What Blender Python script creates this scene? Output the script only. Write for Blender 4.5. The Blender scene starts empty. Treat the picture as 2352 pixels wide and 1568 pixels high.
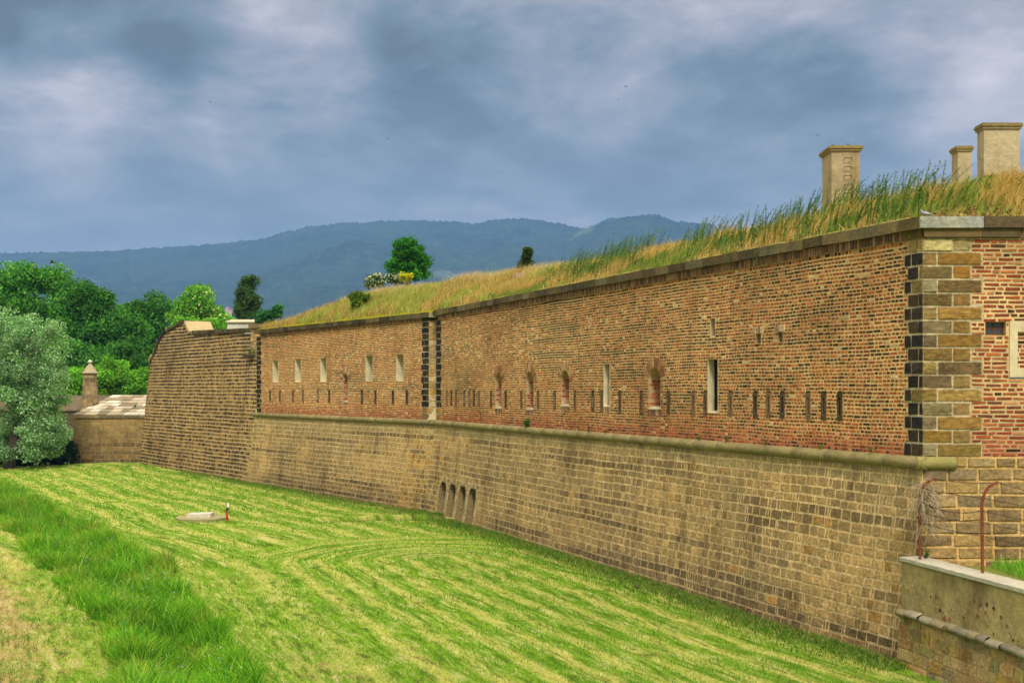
import bpy, math, random
import numpy as np
from mathutils import Vector, noise as mn
F=2900.0; CU=1176.0; HZ=893.0
R=random.Random(7); NR=np.random.default_rng(11)
scene=bpy.context.scene
col=scene.collection
def px(u,v,Y): return ((u-CU)/F*Y, Y, (HZ-v)/F*Y)
GZ=-4.75
# ------------------------------------------------------------------ helpers
def lin(r,g,b):
    f=lambda c:(c/255/12.92) if c/255<=0.04045 else ((c/255+0.055)/1.055)**2.4
    return (f(r),f(g),f(b))
def tag(o,label=None,cat=None,group=None,kind=None):
    if label:o['label']=label
    if cat:o['category']=cat
    if group:o['group']=group
    if kind:o['kind']=kind
    return o
def empty(name,loc,label,cat,group=None,rz=0):
    o=bpy.data.objects.new(name,None); o.location=loc; o.rotation_euler=(0,0,rz); o.empty_display_size=.2
    col.objects.link(o); return tag(o,label,cat,group,'thing')
def link(name,me,mat,parent=None,smooth=False):
    if mat: me.materials.append(mat)
    if smooth:
        me.polygons.foreach_set('use_smooth',[True]*len(me.polygons))
    o=bpy.data.objects.new(name,me); col.objects.link(o)
    if parent is not None:
        o.parent=parent
        # geometry is given in world space: bring it into the parent's space
        p=parent; off=Vector((0,0,0))
        while p is not None: off+=p.location; p=p.parent
        o.location=-off
    return o
def setcol(me,cols):
    """cols per face -> corner colour attribute"""
    n=len(me.polygons); tot=np.empty(n,dtype=np.int32); me.polygons.foreach_get('loop_total',tot)
    c=np.ones((n,4),dtype=np.float32); c[:,:3]=np.asarray(cols,dtype=np.float32)[:n,:3]
    a=me.color_attributes.new('Col','FLOAT_COLOR','CORNER')
    a.data.foreach_set('color',np.repeat(c,tot,axis=0).ravel())
class MB:
    def __init__(s): s.v=[];s.f=[];s.c=[]
    def quad(s,a,b,c,d,colr=(1,1,1)):
        i=len(s.v); s.v+= [a,b,c,d]; s.f.append((i,i+1,i+2,i+3)); s.c.append(colr)
    def poly(s,pts,colr=(1,1,1)):
        i=len(s.v); s.v+=list(pts); s.f.append(tuple(range(i,i+len(pts)))); s.c.append(colr)
    def hexa(s,p,colr=(1,1,1)):   # 8 points: bottom 0-3 ccw, top 4-7
        i=len(s.v); s.v+=list(p)
        for f in ((0,3,2,1),(4,5,6,7),(0,1,5,4),(1,2,6,5),(2,3,7,6),(3,0,4,7)):
            s.f.append(tuple(i+k for k in f)); s.c.append(colr)
    def box(s,x0,x1,y0,y1,z0,z1,colr=(1,1,1),jit=0):
        j=lambda:R.uniform(-jit,jit) if jit else 0
        p=[(x0+j(),y0+j(),z0+j()),(x1+j(),y0+j(),z0+j()),(x1+j(),y1+j(),z0+j()),(x0+j(),y1+j(),z0+j()),
           (x0+j(),y0+j(),z1+j()),(x1+j(),y0+j(),z1+j()),(x1+j(),y1+j(),z1+j()),(x0+j(),y1+j(),z1+j())]
        s.hexa(p,colr)
    def tube(s,pts,rads,n=8,colr=(1,1,1),caps=True):
        pts=[Vector(p) for p in pts]; rings=[]
        prev=None
        for i,p in enumerate(pts):
            t=(pts[min(i+1,len(pts)-1)]-pts[max(i-1,0)]).normalized()
            if prev is None:
                a=Vector((0,0,1)) if abs(t.z)<.9 else Vector((1,0,0))
                e1=t.cross(a).normalized()
            else: e1=(prev-t*prev.dot(t)).normalized()
            prev=e1; e2=t.cross(e1); r=rads[i] if hasattr(rads,'__len__') else rads
            b=len(s.v)
            for k in range(n):
                an=2*math.pi*k/n; s.v.append(tuple(p+e1*math.cos(an)*r+e2*math.sin(an)*r))
            rings.append(b)
        for i in range(len(rings)-1):
            for k in range(n):
                a=rings[i]+k;b=rings[i]+(k+1)%n;c=rings[i+1]+(k+1)%n;d=rings[i+1]+k
                s.f.append((a,b,c,d)); s.c.append(colr)
        if caps:
            s.f.append(tuple(rings[0]+k for k in reversed(range(n)))); s.c.append(colr)
            s.f.append(tuple(rings[-1]+k for k in range(n))); s.c.append(colr)
    def lathe(s,c,prof,n=24,colr=(1,1,1)):
        b0=len(s.v)
        for r,z in prof:
            for k in range(n):
                a=2*math.pi*k/n; s.v.append((c[0]+r*math.cos(a),c[1]+r*math.sin(a),c[2]+z))
        for i in range(len(prof)-1):
            for k in range(n):
                s.f.append((b0+i*n+k,b0+i*n+(k+1)%n,b0+(i+1)*n+(k+1)%n,b0+(i+1)*n+k)); s.c.append(colr)
        s.f.append(tuple(b0+(len(prof)-1)*n+k for k in range(n))); s.c.append(colr)
    def build(s,name,mat,parent=None,smooth=False):
        me=bpy.data.meshes.new(name); me.from_pydata([tuple(p) for p in s.v],[],s.f); setcol(me,s.c)
        return link(name,me,mat,parent,smooth)
def np_mesh(name,verts,quads,cols,mat,parent=None):
    me=bpy.data.meshes.new(name); nv=len(verts); nf=len(quads)
    me.vertices.add(nv); me.vertices.foreach_set('co',np.asarray(verts,dtype=np.float32).ravel())
    me.loops.add(nf*4); me.loops.foreach_set('vertex_index',np.asarray(quads,dtype=np.int32).ravel())
    me.polygons.add(nf); me.polygons.foreach_set('loop_start',np.arange(0,nf*4,4,dtype=np.int32))
    me.update(calc_edges=True); me.validate()
    if cols is not None: setcol(me,cols)
    return link(name,me,mat,parent)
def _h(ix,iy,seed):
    n=(ix*374761393+iy*668265263+seed*974634777)&0xffffffff
    n=((n^(n>>13))*1274126177)&0xffffffff
    return ((n^(n>>16))&0xffff)/65535.0
def vn(x,y,sc=1.0,seed=0):
    x=np.asarray(x,dtype=np.float64)*sc; y=np.asarray(y,dtype=np.float64)*sc
    xi=np.floor(x).astype(np.int64); yi=np.floor(y).astype(np.int64); fx=x-xi; fy=y-yi
    fx=fx*fx*(3-2*fx); fy=fy*fy*(3-2*fy)
    a=_h(xi,yi,seed);b=_h(xi+1,yi,seed);c=_h(xi,yi+1,seed);d=_h(xi+1,yi+1,seed)
    return (a*(1-fx)+b*fx)*(1-fy)+(c*(1-fx)+d*fx)*fy
def fbm(x,y,sc=1.0,seed=0,o=4):
    r=0;a=.5
    for i in range(o): r=r+a*vn(x,y,sc*2**i,seed+i*17); a*=.5
    return r/(1-.5**o)
def sm(a,b,x): 
    t=np.clip((np.asarray(x,dtype=float)-a)/(b-a),0,1); return t*t*(3-2*t)
# ------------------------------------------------------------------ materials
def newmat(name):
    m=bpy.data.materials.new(name); m.use_nodes=True; nt=m.node_tree
    for n in list(nt.nodes): nt.nodes.remove(n)
    return m,nt
def N(nt,t,**k):
    n=nt.nodes.new(t)
    for a,b in k.items(): setattr(n,a,b)
    return n
def noise(nt,vec,scale,detail=4,rough=.55,dist=0):
    n=N(nt,'ShaderNodeTexNoise'); n.inputs['Scale'].default_value=scale; n.inputs['Detail'].default_value=detail
    n.inputs['Roughness'].default_value=rough; n.inputs['Distortion'].default_value=dist
    if vec is not None: nt.links.new(vec,n.inputs['Vector'])
    return n.outputs['Fac']
def mapr(nt,val,a,b,c,d):
    n=N(nt,'ShaderNodeMapRange'); nt.links.new(val,n.inputs[0])
    for i,x in zip((1,2,3,4),(a,b,c,d)): n.inputs[i].default_value=x
    return n.outputs[0]
def mix(nt,fac,a,b,mode='MIX'):
    n=N(nt,'ShaderNodeMix',data_type='RGBA',blend_type=mode)
    for sock,val in ((n.inputs[0],fac),(n.inputs[6],a),(n.inputs[7],b)):
        if isinstance(val,(int,float)): sock.default_value=val
        elif isinstance(val,tuple): sock.default_value=(*val[:3],1)
        else: nt.links.new(val,sock)
    return n.outputs[2]
def math_(nt,op,a,b=None):
    n=N(nt,'ShaderNodeMath',operation=op)
    for i,val in enumerate((a,b)):
        if val is None: continue
        if isinstance(val,(int,float)): n.inputs[i].default_value=val
        else: nt.links.new(val,n.inputs[i])
    return n.outputs[0]
def objco(nt,scale=None):
    g=N(nt,'ShaderNodeNewGeometry').outputs['Position']
    if scale:
        m=N(nt,'ShaderNodeMapping'); m.inputs['Scale'].default_value=scale; nt.links.new(g,m.inputs[0]); return m.outputs[0]
    return g
def masonry_mat(name,stain=(.3,.28,.25),stain_amt=.4,bump=.35,fine=28,rough=.92,grain=.35,moss=None,moss_amt=0,base=None,streak=True,vein=0):
    m,nt=newmat(name); L=nt.links.new
    co=objco(nt)
    if base is None:
        at=N(nt,'ShaderNodeAttribute',attribute_name='Col').outputs['Color']
    else: 
        at=N(nt,'ShaderNodeRGB'); at.outputs[0].default_value=(*base,1); at=at.outputs[0]
    f=noise(nt,co,fine,5,.65); f2=noise(nt,co,fine*.22,4,.6)
    c=mix(nt,1.0,at,mix(nt,mapr(nt,f,.25,.75,0,1),(1-grain,)*3,(1+grain,)*3),'MULTIPLY')
    c=mix(nt,1.0,c,mix(nt,mapr(nt,f2,.3,.7,0,1),(.82,.83,.86),(1.15,1.12,1.05)),'MULTIPLY')
    s1=noise(nt,objco(nt,(1.2,1.2,.35)) if streak else co,1.1,6,.65)
    c=mix(nt,math_(nt,'MULTIPLY',mapr(nt,s1,.5,.72,0,1),stain_amt),c,mix(nt,1.0,c,stain,'MULTIPLY'))
    if vein: c=mix(nt,math_(nt,'MULTIPLY',mapr(nt,noise(nt,objco(nt,(1.1,1.1,5.5)),2.6,5,.7,1.2),.42,.62,0,1),vein),c,mix(nt,1.0,c,(.48,.42,.36),'MULTIPLY'))
    if moss: c=mix(nt,math_(nt,'MULTIPLY',mapr(nt,noise(nt,co,2.3,6,.7),.48,.62,0,1),moss_amt),c,moss)
    b=N(nt,'ShaderNodeBsdfPrincipled'); b.inputs['Roughness'].default_value=rough; b.inputs['Specular IOR Level'].default_value=.15
    L(c,b.inputs['Base Color'])
    bp=N(nt,'ShaderNodeBump'); bp.inputs['Strength'].default_value=bump; bp.inputs['Distance'].default_value=.03
    L(math_(nt,'ADD',f,math_(nt,'MULTIPLY',f2,1.5)),bp.inputs['Height']); L(bp.outputs[0],b.inputs['Normal'])
    o=N(nt,'ShaderNodeOutputMaterial'); L(b.outputs[0],o.inputs[0]); return m
def leaf_mat(name,trans=.35,tint=(1.1,1.25,.5)):
    m,nt=newmat(name); L=nt.links.new
    at=N(nt,'ShaderNodeAttribute',attribute_name='Col').outputs['Color']
    d=N(nt,'ShaderNodeBsdfDiffuse'); t=N(nt,'ShaderNodeBsdfTranslucent'); L(at,d.inputs[0]); L(mix(nt,1.0,at,tint,'MULTIPLY'),t.inputs[0])
    mx=N(nt,'ShaderNodeMixShader'); mx.inputs[0].default_value=trans; L(d.outputs[0],mx.inputs[1]); L(t.outputs[0],mx.inputs[2])
    o=N(nt,'ShaderNodeOutputMaterial'); L(mx.outputs[0],o.inputs[0]); return m
def plain_mat(name,c,rough=.7,metal=0,var=.25,scale=12,spec=.3):
    m,nt=newmat(name); L=nt.links.new; co=objco(nt)
    b=N(nt,'ShaderNodeBsdfPrincipled'); b.inputs['Roughness'].default_value=rough; b.inputs['Metallic'].default_value=metal
    b.inputs['Specular IOR Level'].default_value=spec
    L(mix(nt,mapr(nt,noise(nt,co,scale,5,.65),.3,.7,0,1),tuple(x*(1-var) for x in c),tuple(x*(1+var) for x in c)),b.inputs['Base Color'])
    o=N(nt,'ShaderNodeOutputMaterial'); L(b.outputs[0],o.inputs[0]); return m
M={}
M['brick']=masonry_mat('brick',stain=(.6,.52,.45),stain_amt=.55,bump=.5,fine=30,grain=.28)
M['stone']=masonry_mat('stone',stain=(.46,.43,.40),stain_amt=.85,bump=1.0,fine=15,grain=.45)
M['coping']=masonry_mat('coping',stain=(.55,.5,.4),stain_amt=.6,bump=.8,fine=14,grain=.35,moss=lin(120,115,50),moss_amt=.25)
M['cordon']=masonry_mat('cordon',stain=(.6,.6,.5),stain_amt=.6,bump=.4,fine=14,grain=.25,moss=lin(110,112,50),moss_amt=.35,streak=False)
M['quoin']=masonry_mat('quoin',stain=(.5,.42,.32),stain_amt=.6,bump=1.0,fine=11,grain=.42,streak=False,vein=.75)
M['plaster']=masonry_mat('plaster',stain=(.6,.57,.5),stain_amt=.7,bump=.25,fine=9,grain=.16)
M['render']=masonry_mat('rough_render',stain=(.42,.39,.32),stain_amt=.9,bump=1.1,fine=7,grain=.26,moss=lin(176,160,96),moss_amt=.55)
M['concrete']=masonry_mat('concrete',stain=(.6,.58,.5),stain_amt=.5,bump=.5,fine=22,grain=.2,streak=False)
M['lichen']=masonry_mat('lichen_cap',stain=(.5,.45,.3),stain_amt=.5,bump=.8,fine=18,grain=.3,moss=lin(150,126,52),moss_amt=.5,streak=False)
M['rust']=plain_mat('rust',lin(122,64,38),.9,0,.45,25)
M['iron']=plain_mat('iron',(.02,.02,.022),.6,.3,.3,30)
M['darkiron']=plain_mat('wire_iron',(.06,.045,.035),.8,.2,.4,30)
M['glass']=plain_mat('dirty_glass',(.045,.06,.075),.25,0,.4,8,.6)
M['leaf']=leaf_mat('foliage'); M['grass']=leaf_mat('grass_blades',.3,(1.1,1.1,.6))
M['dry']=leaf_mat('dry_grass',.25,(1,1,1))
M['bark']=plain_mat('bark',(.07,.055,.04),.95,0,.4,9)
# ------------------------------------------------------------------ wall frames
class Fr:
    def __init__(s,O,d,n,b=0,zref=-1.28,full=False): s.O=O;s.d=d;s.n=n;s.b=b;s.zref=zref;s.full=full
    def off(s,z): 
        h=s.zref-z
        return s.b*h if (s.full or h>0) else 0.0
    def P(s,t,z,out=0.0):
        o=s.off(z)+out
        return (s.O[0]+s.d[0]*t+s.n[0]*o, s.O[1]+s.d[1]*t+s.n[1]*o, z)
    def s_at(s,u,z,out=0.0):
        o=s.off(z)+out; k=(u-CU)/F
        x0=s.O[0]+s.n[0]*o; y0=s.O[1]+s.n[1]*o
        return (k*y0-x0)/(s.d[0]-k*s.d[1])
    def hit(s,u,v):
        z=0.0
        for _ in range(30):
            t=s.s_at(u,z); Y=s.O[1]+s.d[1]*t+s.n[1]*s.off(z); z=(HZ-v)/F*Y
        return s.s_at(u,z),z
ZR=-1.28
W1=Fr((7.26,22.3),(-.3572,.9340),(-.9340,-.3572),.144)
W0=Fr((7.26,22.3),(1.0,0.0),(0.0,-1.0),.087)
W2=Fr((-3.26,49.5),(-.5458,.8379),(-.8379,-.5458),.144)
L2=17.9; L1=W1.s_at(1003,0)
def sub(iv,bl):
    out=[]
    for a,b in iv:
        segs=[(a,b)]
        for c,d in bl:
            ns=[]
            for e,f in segs:
                if d<=e or c>=f: ns.append((e,f)); continue
                if c>e: ns.append((e,c))
                if d<f: ns.append((d,f))
            segs=ns
        out+=segs
    return [(a,b) for a,b in out if b-a>.015]
def block(mb,fr,a,b,z0,z1,prot,bev,c,jit=.004,irr=.0):
    j=lambda:R.uniform(-jit,jit)
    ba,bb=a-.0,b+.0
    i=len(mb.v); k=R.uniform(.6,1.25)*prot
    mb.v+=[fr.P(a+j(),z0+j(),-.02),fr.P(b+j(),z0+j(),-.02),fr.P(b+j(),z1+j(),-.02),fr.P(a+j(),z1+j(),-.02)]
    bx=min(bev,(b-a)*.3)
    q=lambda:k+R.uniform(-irr,irr)
    mb.v+=[fr.P(a+bx+j(),z0+bev+j(),q()),fr.P(b-bx+j(),z0+bev+j(),q()),fr.P(b-bx+j(),z1-bev+j(),q()),fr.P(a+bx+j(),z1-bev+j(),q())]
    for f in ((4,5,6,7),(0,1,5,4),(1,2,6,5),(2,3,7,6),(3,0,4,7)): mb.f.append(tuple(i+x for x in f)); mb.c.append(c)
def flip_if(fr): return False
def masonry(mb,fr,courses,ivf,wf,blf,cf,prot,bev,gx,gz,jit=.004,irr=0,mortar=(.5,.42,.28)):
    for r,(z0,z1) in enumerate(courses):
        zm=(z0+z1)/2
        iv=sub(ivf(zm),blf(z0,z1))
        ph=R.random()
        for a,b in iv:
            n=max(1,int((b-a)/1.5))
            for k in range(n):
                s0=a+(b-a)*k/n; s1=a+(b-a)*(k+1)/n
                mc=mortar(s0,zm) if callable(mortar) else mortar
                mb.quad(fr.P(s0,z0),fr.P(s1,z0),fr.P(s1,z1),fr.P(s0,z1),mc)
            s=a-wf(r,ph)*R.random(); 
            while s<b-.02:
                w=wf(r,ph); e=s+w
                x0=max(s,a)+gx/2; x1=min(e,b)-gx/2
                if x1-x0>.02: 
                    dz=R.uniform(-.003,.003)
                    wob=.008*math.sin((x0)*.9+r*.35)+.006*math.sin(x0*2.3+1)
                    block(mb,fr,x0,x1,z0+gz/2+dz+wob,z1-gz/2+dz+wob,prot,bev,cf((x0+x1)/2,zm),jit,irr)
                s=e
def courses(z0,z1,h,var=0):
    out=[];z=z0
    while z<z1-h*.3:
        e=min(z+h*(1+R.uniform(-var,var)),z1)
        if z1-e<h*.4: e=z1
        out.append((z,e)); z=e
    return out
BR=[lin(158,82,46),lin(142,74,44),lin(170,94,52),lin(128,66,40),lin(176,102,56),lin(150,90,54),lin(116,66,42)]
BD=[lin(72,46,36),lin(88,56,40),lin(56,40,34)]; BP=[lin(180,130,86),lin(168,116,76)]
def brickcol(seed,dark=.16,pale=.08):
    def f(s,z):
        m=float(fbm(s,z*1.6,.28,seed)); q=float(fbm(s*.6,z*2.2,.9,seed+5)); bd=float(vn(s*.25,z*6.2,1,seed+8))
        r=R.random(); d=dark+max(0,(m-.45))*1.6*(1 if z>-.4 else .2)*(2.2 if bd>.62 else .35)
        if r<d: c=R.choice(BD)
        elif r<d+pale+max(0,.45-m)*.7+(.55*max(0,1-abs(z-1.6)/.9)*float(sm(11,15,s))*float(vn(s*.5,z,1,seed+21)) if seed==3 else 0): c=R.choice(BP+[lin(196,168,126)])
        else: c=R.choice(BR)
        k=R.uniform(.8,1.15)*(.85+.4*q)
        c=(c[0]*k,c[1]*k,c[2]*k)
        if z<-.55: c=(c[0]*1.06,c[1]*.88,c[2]*.85)
        return c
    return f
def mortarcol(seed,base=lin(206,176,122)):
    def f(s,z):
        q=float(fbm(s,z*1.5,.42,seed)); k=.5+1.0*q+.16*max(0,1-abs(z-1.3)/1.3)*float(vn(s,0,.22,seed+2))
        c=(base[0]*k,base[1]*k,base[2]*k)
        if z<-.75:
            t=min(1,(-.75-z)*2.2); r=lin(178,128,96); c=tuple(c[i]*(1-t)+r[i]*t for i in range(3))
        return c
    return f
ST=[lin(158,132,86),lin(148,122,80),lin(166,142,94),lin(138,114,74),lin(150,130,94),lin(130,108,72),lin(160,130,78)]
SD=[lin(104,90,64),lin(118,100,70),lin(88,78,60)]; SO=[lin(166,128,68),lin(156,118,64)]
def stonecol(seed,dark=.14,och=.015,low=True,k0=1.0):
    A=np.array(lin(176,146,92)); G=np.array(lin(142,120,82)); D=np.array(lin(90,76,54)); O=np.array(lin(164,126,70))
    def f(s,z):
        m=float(fbm(s*.8,z*1.2,.55,seed,4)); rw=float(vn(s*.22,z*5.3,1,seed+4)); r=R.random()
        g=min(1,max(0,(m-.32)*2.6+R.uniform(-.22,.22))); c=A*(1-g)+G*g
        d=max(0,(rw-.58)*2.0)+R.uniform(-.18,.12)+(.12 if r<dark else 0)
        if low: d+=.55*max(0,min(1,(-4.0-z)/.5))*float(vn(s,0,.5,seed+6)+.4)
        d=min(.85,max(0,d)); c=c*(1-d)+D*d
        if r>1-och: c=O
        k=R.uniform(.88,1.12)*k0; return (c[0]*k,c[1]*k,c[2]*k)
    return f
SM=lin(196,170,120)
def bw(r,ph):   # alternating header and stretcher courses
    x=R.random()
    return (.225 if x<.6 else .125) if r%2 else (.118 if x<.93 else .2)
def bw0(r,ph): return (.29 if R.random()<.62 else .145)
def sw(r,ph):
    x=R.random()
    return R.uniform(.06,.12) if x<.34 else R.uniform(.2,.42)
def swL(r,ph): return R.uniform(.3,.72)
CUR=7.25e-2
# openings: dict a,b,z0,z1,arch
def mkblk(ops):
    def f(z0,z1):
        zm=(z0+z1)/2; o=[]
        for q in ops:
            if zm<q['z0'] or zm>q['z1']: continue
            a,b=q['a'],q['b']
            if q.get('arch'):
                r=(b-a)/2; zc=q['z1']-r
                if zm>zc:
                    h=math.sqrt(max(0,r*r-(zm-zc)**2)); c=(a+b)/2; a,b=c-h,c+h
            if b-a>.01:o.append((a,b))
        return o
    return f
def op(fr,u1,u2,z0,z1,**k):
    a=fr.s_at(u1,(z0+z1)/2); b=fr.s_at(u2,(z0+z1)/2)
    if a>b:a,b=b,a
    sn_=lambda z:-1.2+round((z+1.2)/CUR)*CUR
    d=dict(a=a,b=b,z0=sn_(z0),z1=sn_(z1)); d.update(k); return d
def recess(fr,q,depth,name,mat,parent,cols,back=None,splay=0,slope=0.05,brick=None):
    """inner faces of an opening: reveals, sill, head (arched or flat) and back"""
    mb=MB(); a,b,z0,z1=q['a'],q['b'],q['z0'],q['z1']; e=.012
    pts=[(a,z0),(b,z0)]
    if q.get('arch'):
        r=(b-a)/2; zc=z1-r; c=(a+b)/2
        for k in range(0,13):
            t=math.pi*k/12; pts.append((c+r*math.cos(t),zc+r*math.sin(t)))
    else: pts+=[(b,z1),(a,z1)]
    n=len(pts)
    def dd(i,o):
        s,z=pts[i]; c=(a+b)/2; k=1-splay*(-o/depth) if o<0 else 1
        zz=z+(slope if i<2 else 0)*(-o/depth)
        x0,y0,_=fr.P(c+(s-c)*k,zz,0); x1,y1,_=fr.P(0,q['z0'],0); x2,y2,_=fr.P(0,zz,0)
        return (x0+fr.n[0]*o,y0+fr.n[1]*o,zz)
    if brick:
        # brick-lined niche: courses on the reveals and the back
        zz=z0; r=0
        while zz<z1-.01:
            ze=min(zz+.0805,z1)
            for (o0,o1,side) in ((e,-depth,'a'),(-depth,-depth,'k'),(-depth,e,'b')):
                pass
            zz=ze; r+=1
    for i in range(n):
        j=(i+1)%n
        mb.quad(dd(i,e),dd(j,e),dd(j,-depth),dd(i,-depth),cols[0] if i!=0 else cols[1])
    mb.poly([dd(i,-depth) for i in range(n)],back or cols[2])
    return mb.build(name,mat,parent)
def voussoirs(fr,q,ring,mbc,mb,n=11,prot=.012):
    a,b=q['a'],q['b']; r=(b-a)/2; c=(a+b)/2; zc=q['z1']-r
    for k in range(n):
        t0=math.pi*(k+.12)/n; t1=math.pi*(k+.88)/n
        pp=[(c+rr*math.cos(t),zc+rr*math.sin(t)) for t,rr in ((t0,r+.004),(t1,r+.004),(t1,r+ring*R.uniform(.9,1.05)),(t0,r+ring*R.uniform(.9,1.05)))]
        cc=mbc(c,zc+r)
        i=len(mb.v)
        mb.v+=[fr.P(s,z,-.01) for s,z in pp]+[fr.P(s,z,prot+.006) for s,z in pp]
        for f in ((4,7,6,5),(0,4,5,1),(1,5,6,2),(2,6,7,3),(3,7,4,0)): mb.f.append(tuple(i+x for x in f)); mb.c.append(cc)
    # mortar bed of the ring
    m=16; pin=[];po=[]
    for k in range(m+1):
        t=math.pi*k/m; pin.append(fr.P(c+r*math.cos(t),zc+r*math.sin(t),.006)); po.append(fr.P(c+(r+ring)*math.cos(t),zc+(r+ring)*math.sin(t),.006))
    for k in range(m): mb.quad(pin[k],po[k],po[k+1],pin[k+1],lin(200,176,136))
def slabs(mb,fr,s0,s1,z0,z1,out,inn,colf,ln=(.5,.9),gap=.006,jit=.008,bev=.012):
    s=s0
    while s<s1-.05:
        e=min(s+R.uniform(*ln),s1)
        if s1-e<.2:e=s1
        j=lambda:R.uniform(-jit,jit); c=colf(s,z0); o=out+R.uniform(-.012,.012)
        a,b=s+gap/2,e-gap/2
        mb.hexa([fr.P(a,z0+j(),o+j()),fr.P(b,z0+j(),o+j()),fr.P(b,z0,-inn),fr.P(a,z0,-inn),
                 fr.P(a,z1+j(),o+j()),fr.P(b,z1+j(),o+j()),fr.P(b,z1,-inn),fr.P(a,z1,-inn)],c)
        s=e
def rowlock(mb,fr,s0,s1,z0,z1,out,step=.095):
    s=s0
    mb.quad(fr.P(s0,z0,out-.02),fr.P(s1,z0,out-.02),fr.P(s1,z1,out-.02),fr.P(s0,z1,out-.02),lin(170,146,108))
    mb.quad(fr.P(s0,z0,0),fr.P(s1,z0,0),fr.P(s1,z0,out-.02),fr.P(s0,z0,out-.02),lin(120,100,74))
    while s<s1-.02:
        a,b=s+.012,min(s+step-.012,s1); c=R.choice([lin(120,88,66),lin(140,104,76),lin(96,74,58),lin(150,120,90)])
        mb.hexa([fr.P(a,z0+.01,out),fr.P(b,z0+.01,out),fr.P(b,z0+.01,-.02),fr.P(a,z0+.01,-.02),fr.P(a,z1,out),fr.P(b,z1,out),fr.P(b,z1,-.02),fr.P(a,z1,-.02)],c)
        s+=step
COPC=[lin(98,84,58),lin(84,72,52),lin(112,98,68),lin(70,62,50),lin(104,96,74)]
def copc(s,z): 
    c=R.choice(COPC); k=R.uniform(.8,1.1); return tuple(x*k for x in c)
def roll(fr,s0,s1,zc,r,name,mat,parent,miter=None,base=lin(140,126,86)):
    mb=MB(); s=s0; n=14
    while s<s1-.02:
        e=min(s+R.uniform(.7,1.15),s1)
        if s1-e<.3:e=s1
        k=R.uniform(.85,1.1); c=tuple(x*k for x in base); rr=r*R.uniform(.985,1.015)
        rings=[]
        for t in (s,s+.012,e-.012,e):
            q=rr-(.008 if t in (s,e) else 0); b=len(mb.v)
            for i in range(n+1):
                a=math.pi*(i/n)-math.pi/2
                tt=t
                if miter and t in (s0,s1): tt=miter(t,q*math.cos(a))
                x,y,_=fr.P(tt,fr.zref+.01,0); o=q*math.cos(a)*1.15
                mb.v.append((x+fr.n[0]*o,y+fr.n[1]*o,zc+q*math.sin(a)))
            rings.append(b)
        for g in range(3):
            for i in range(n):
                mb.f.append((rings[g]+i,rings[g+1]+i,rings[g+1]+i+1,rings[g]+i+1)); mb.c.append(c)
        if s==s0: mb.f.append(tuple(rings[0]+i for i in range(n+1))); mb.c.append(c)
        if e==s1: mb.f.append(tuple(rings[3]+i for i in reversed(range(n+1)))); mb.c.append(c)
        s=e
    return mb.build(name,mat,parent,smooth=True)
# ------------------------------------------------------------------ W1 : the long brick wall
Z4=lambda x:1263.3+x*.3418
Z5=lambda x:918.7+x*.1953
Z6=lambda x:516.8+x*.2197
w1=empty('brick_wall',(7.26,22.3,GZ),'long brick fortress wall on a sloping stone base, right of the middle notch','wall')
slitsA=[Z5(x) for x in (554,606,660,758,815,873,932,1073,1245,1430,1626)]+[Z4(x) for x in (33,168,290,349,411,471,613,797,965,1045,1213,1381,1469,1562,1736,1840,1948)]
SW_=.165
lo1=[]
for u in slitsA:
    c=W1.s_at(u,-.35); lo1.append(dict(a=c-SW_/2,b=c+SW_/2,z0=-1.2+8*CUR,z1=-1.2+15*CUR+.04,u=u))
arch1=[op(W1,1138.4,1152.7,-.62,.54,arch=1),op(W1,1209.3,1225.7,-.6,.54,arch=1),op(W1,1289,1308,-.5,.53,arch=1),op(W1,1491,1518,-.45,.52,arch=1)]
win1=[op(W1,1387,1401,-.45,.69),op(W1,1626,1649.5,-.52,.68)]
sq1=[op(W1,1737,1748.6,.94,1.17),op(W1,1787,1798,.95,1.19),op(W1,1631.5,1643,1.21,1.64)]
# the slits the tall windows cut across give way to them
lo1=[q for q in lo1 if not any(q['a']<w['b'] and q['b']>w['a'] for w in win1)]
ops1=lo1+arch1+win1+sq1
ZB=-1.2; ZT=2.66
qh=.2415
def qlen(row,long,short): return long if row%2==0 else short
def quoinrow(z,long,short): 
    return qlen(int((z-ZB)/qh),long,short)
def iv_w1(z): return [(quoinrow(z,.50,.40)+.01,L1-quoinrow(z,.62,.52)-.01)]
mb=MB(); bcf=brickcol(3)
masonry(mb,W1,courses(ZB,ZT,CUR),iv_w1,bw,mkblk(ops1),bcf,.007,.004,.024,.027,mortar=mortarcol(9))
for q in arch1: voussoirs(W1,q,.27,lambda s,z:R.choice([lin(158,118,78),lin(134,96,66),lin(184,152,106)]),mb,17)
for q in arch1+win1[:1]:
    a,b=q['a']-.02,q['b']+.02; s=a
    while s<b-.03:
        block(mb,W1,s+.008,s+.07,q['z0']-.2,q['z0']-.01,.02,.004,R.choice([lin(150,110,86),lin(120,84,66),lin(178,150,118)]));s+=.08
for q in sq1[:2]:
    s=q['a']-.1
    while s<q['b']+.1: block(mb,W1,s+.01,s+.055,q['z1']+.01,q['z1']+.16,.02,.004,R.choice([lin(150,110,86),lin(178,150,118),lin(196,176,140)]));s+=.07
mb.build('brickwork',M['brick'],w1)
PL=lin(186,172,140)
FRC=[lin(98,80,60),lin(114,94,70),lin(84,70,54),lin(128,98,70)]
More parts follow.
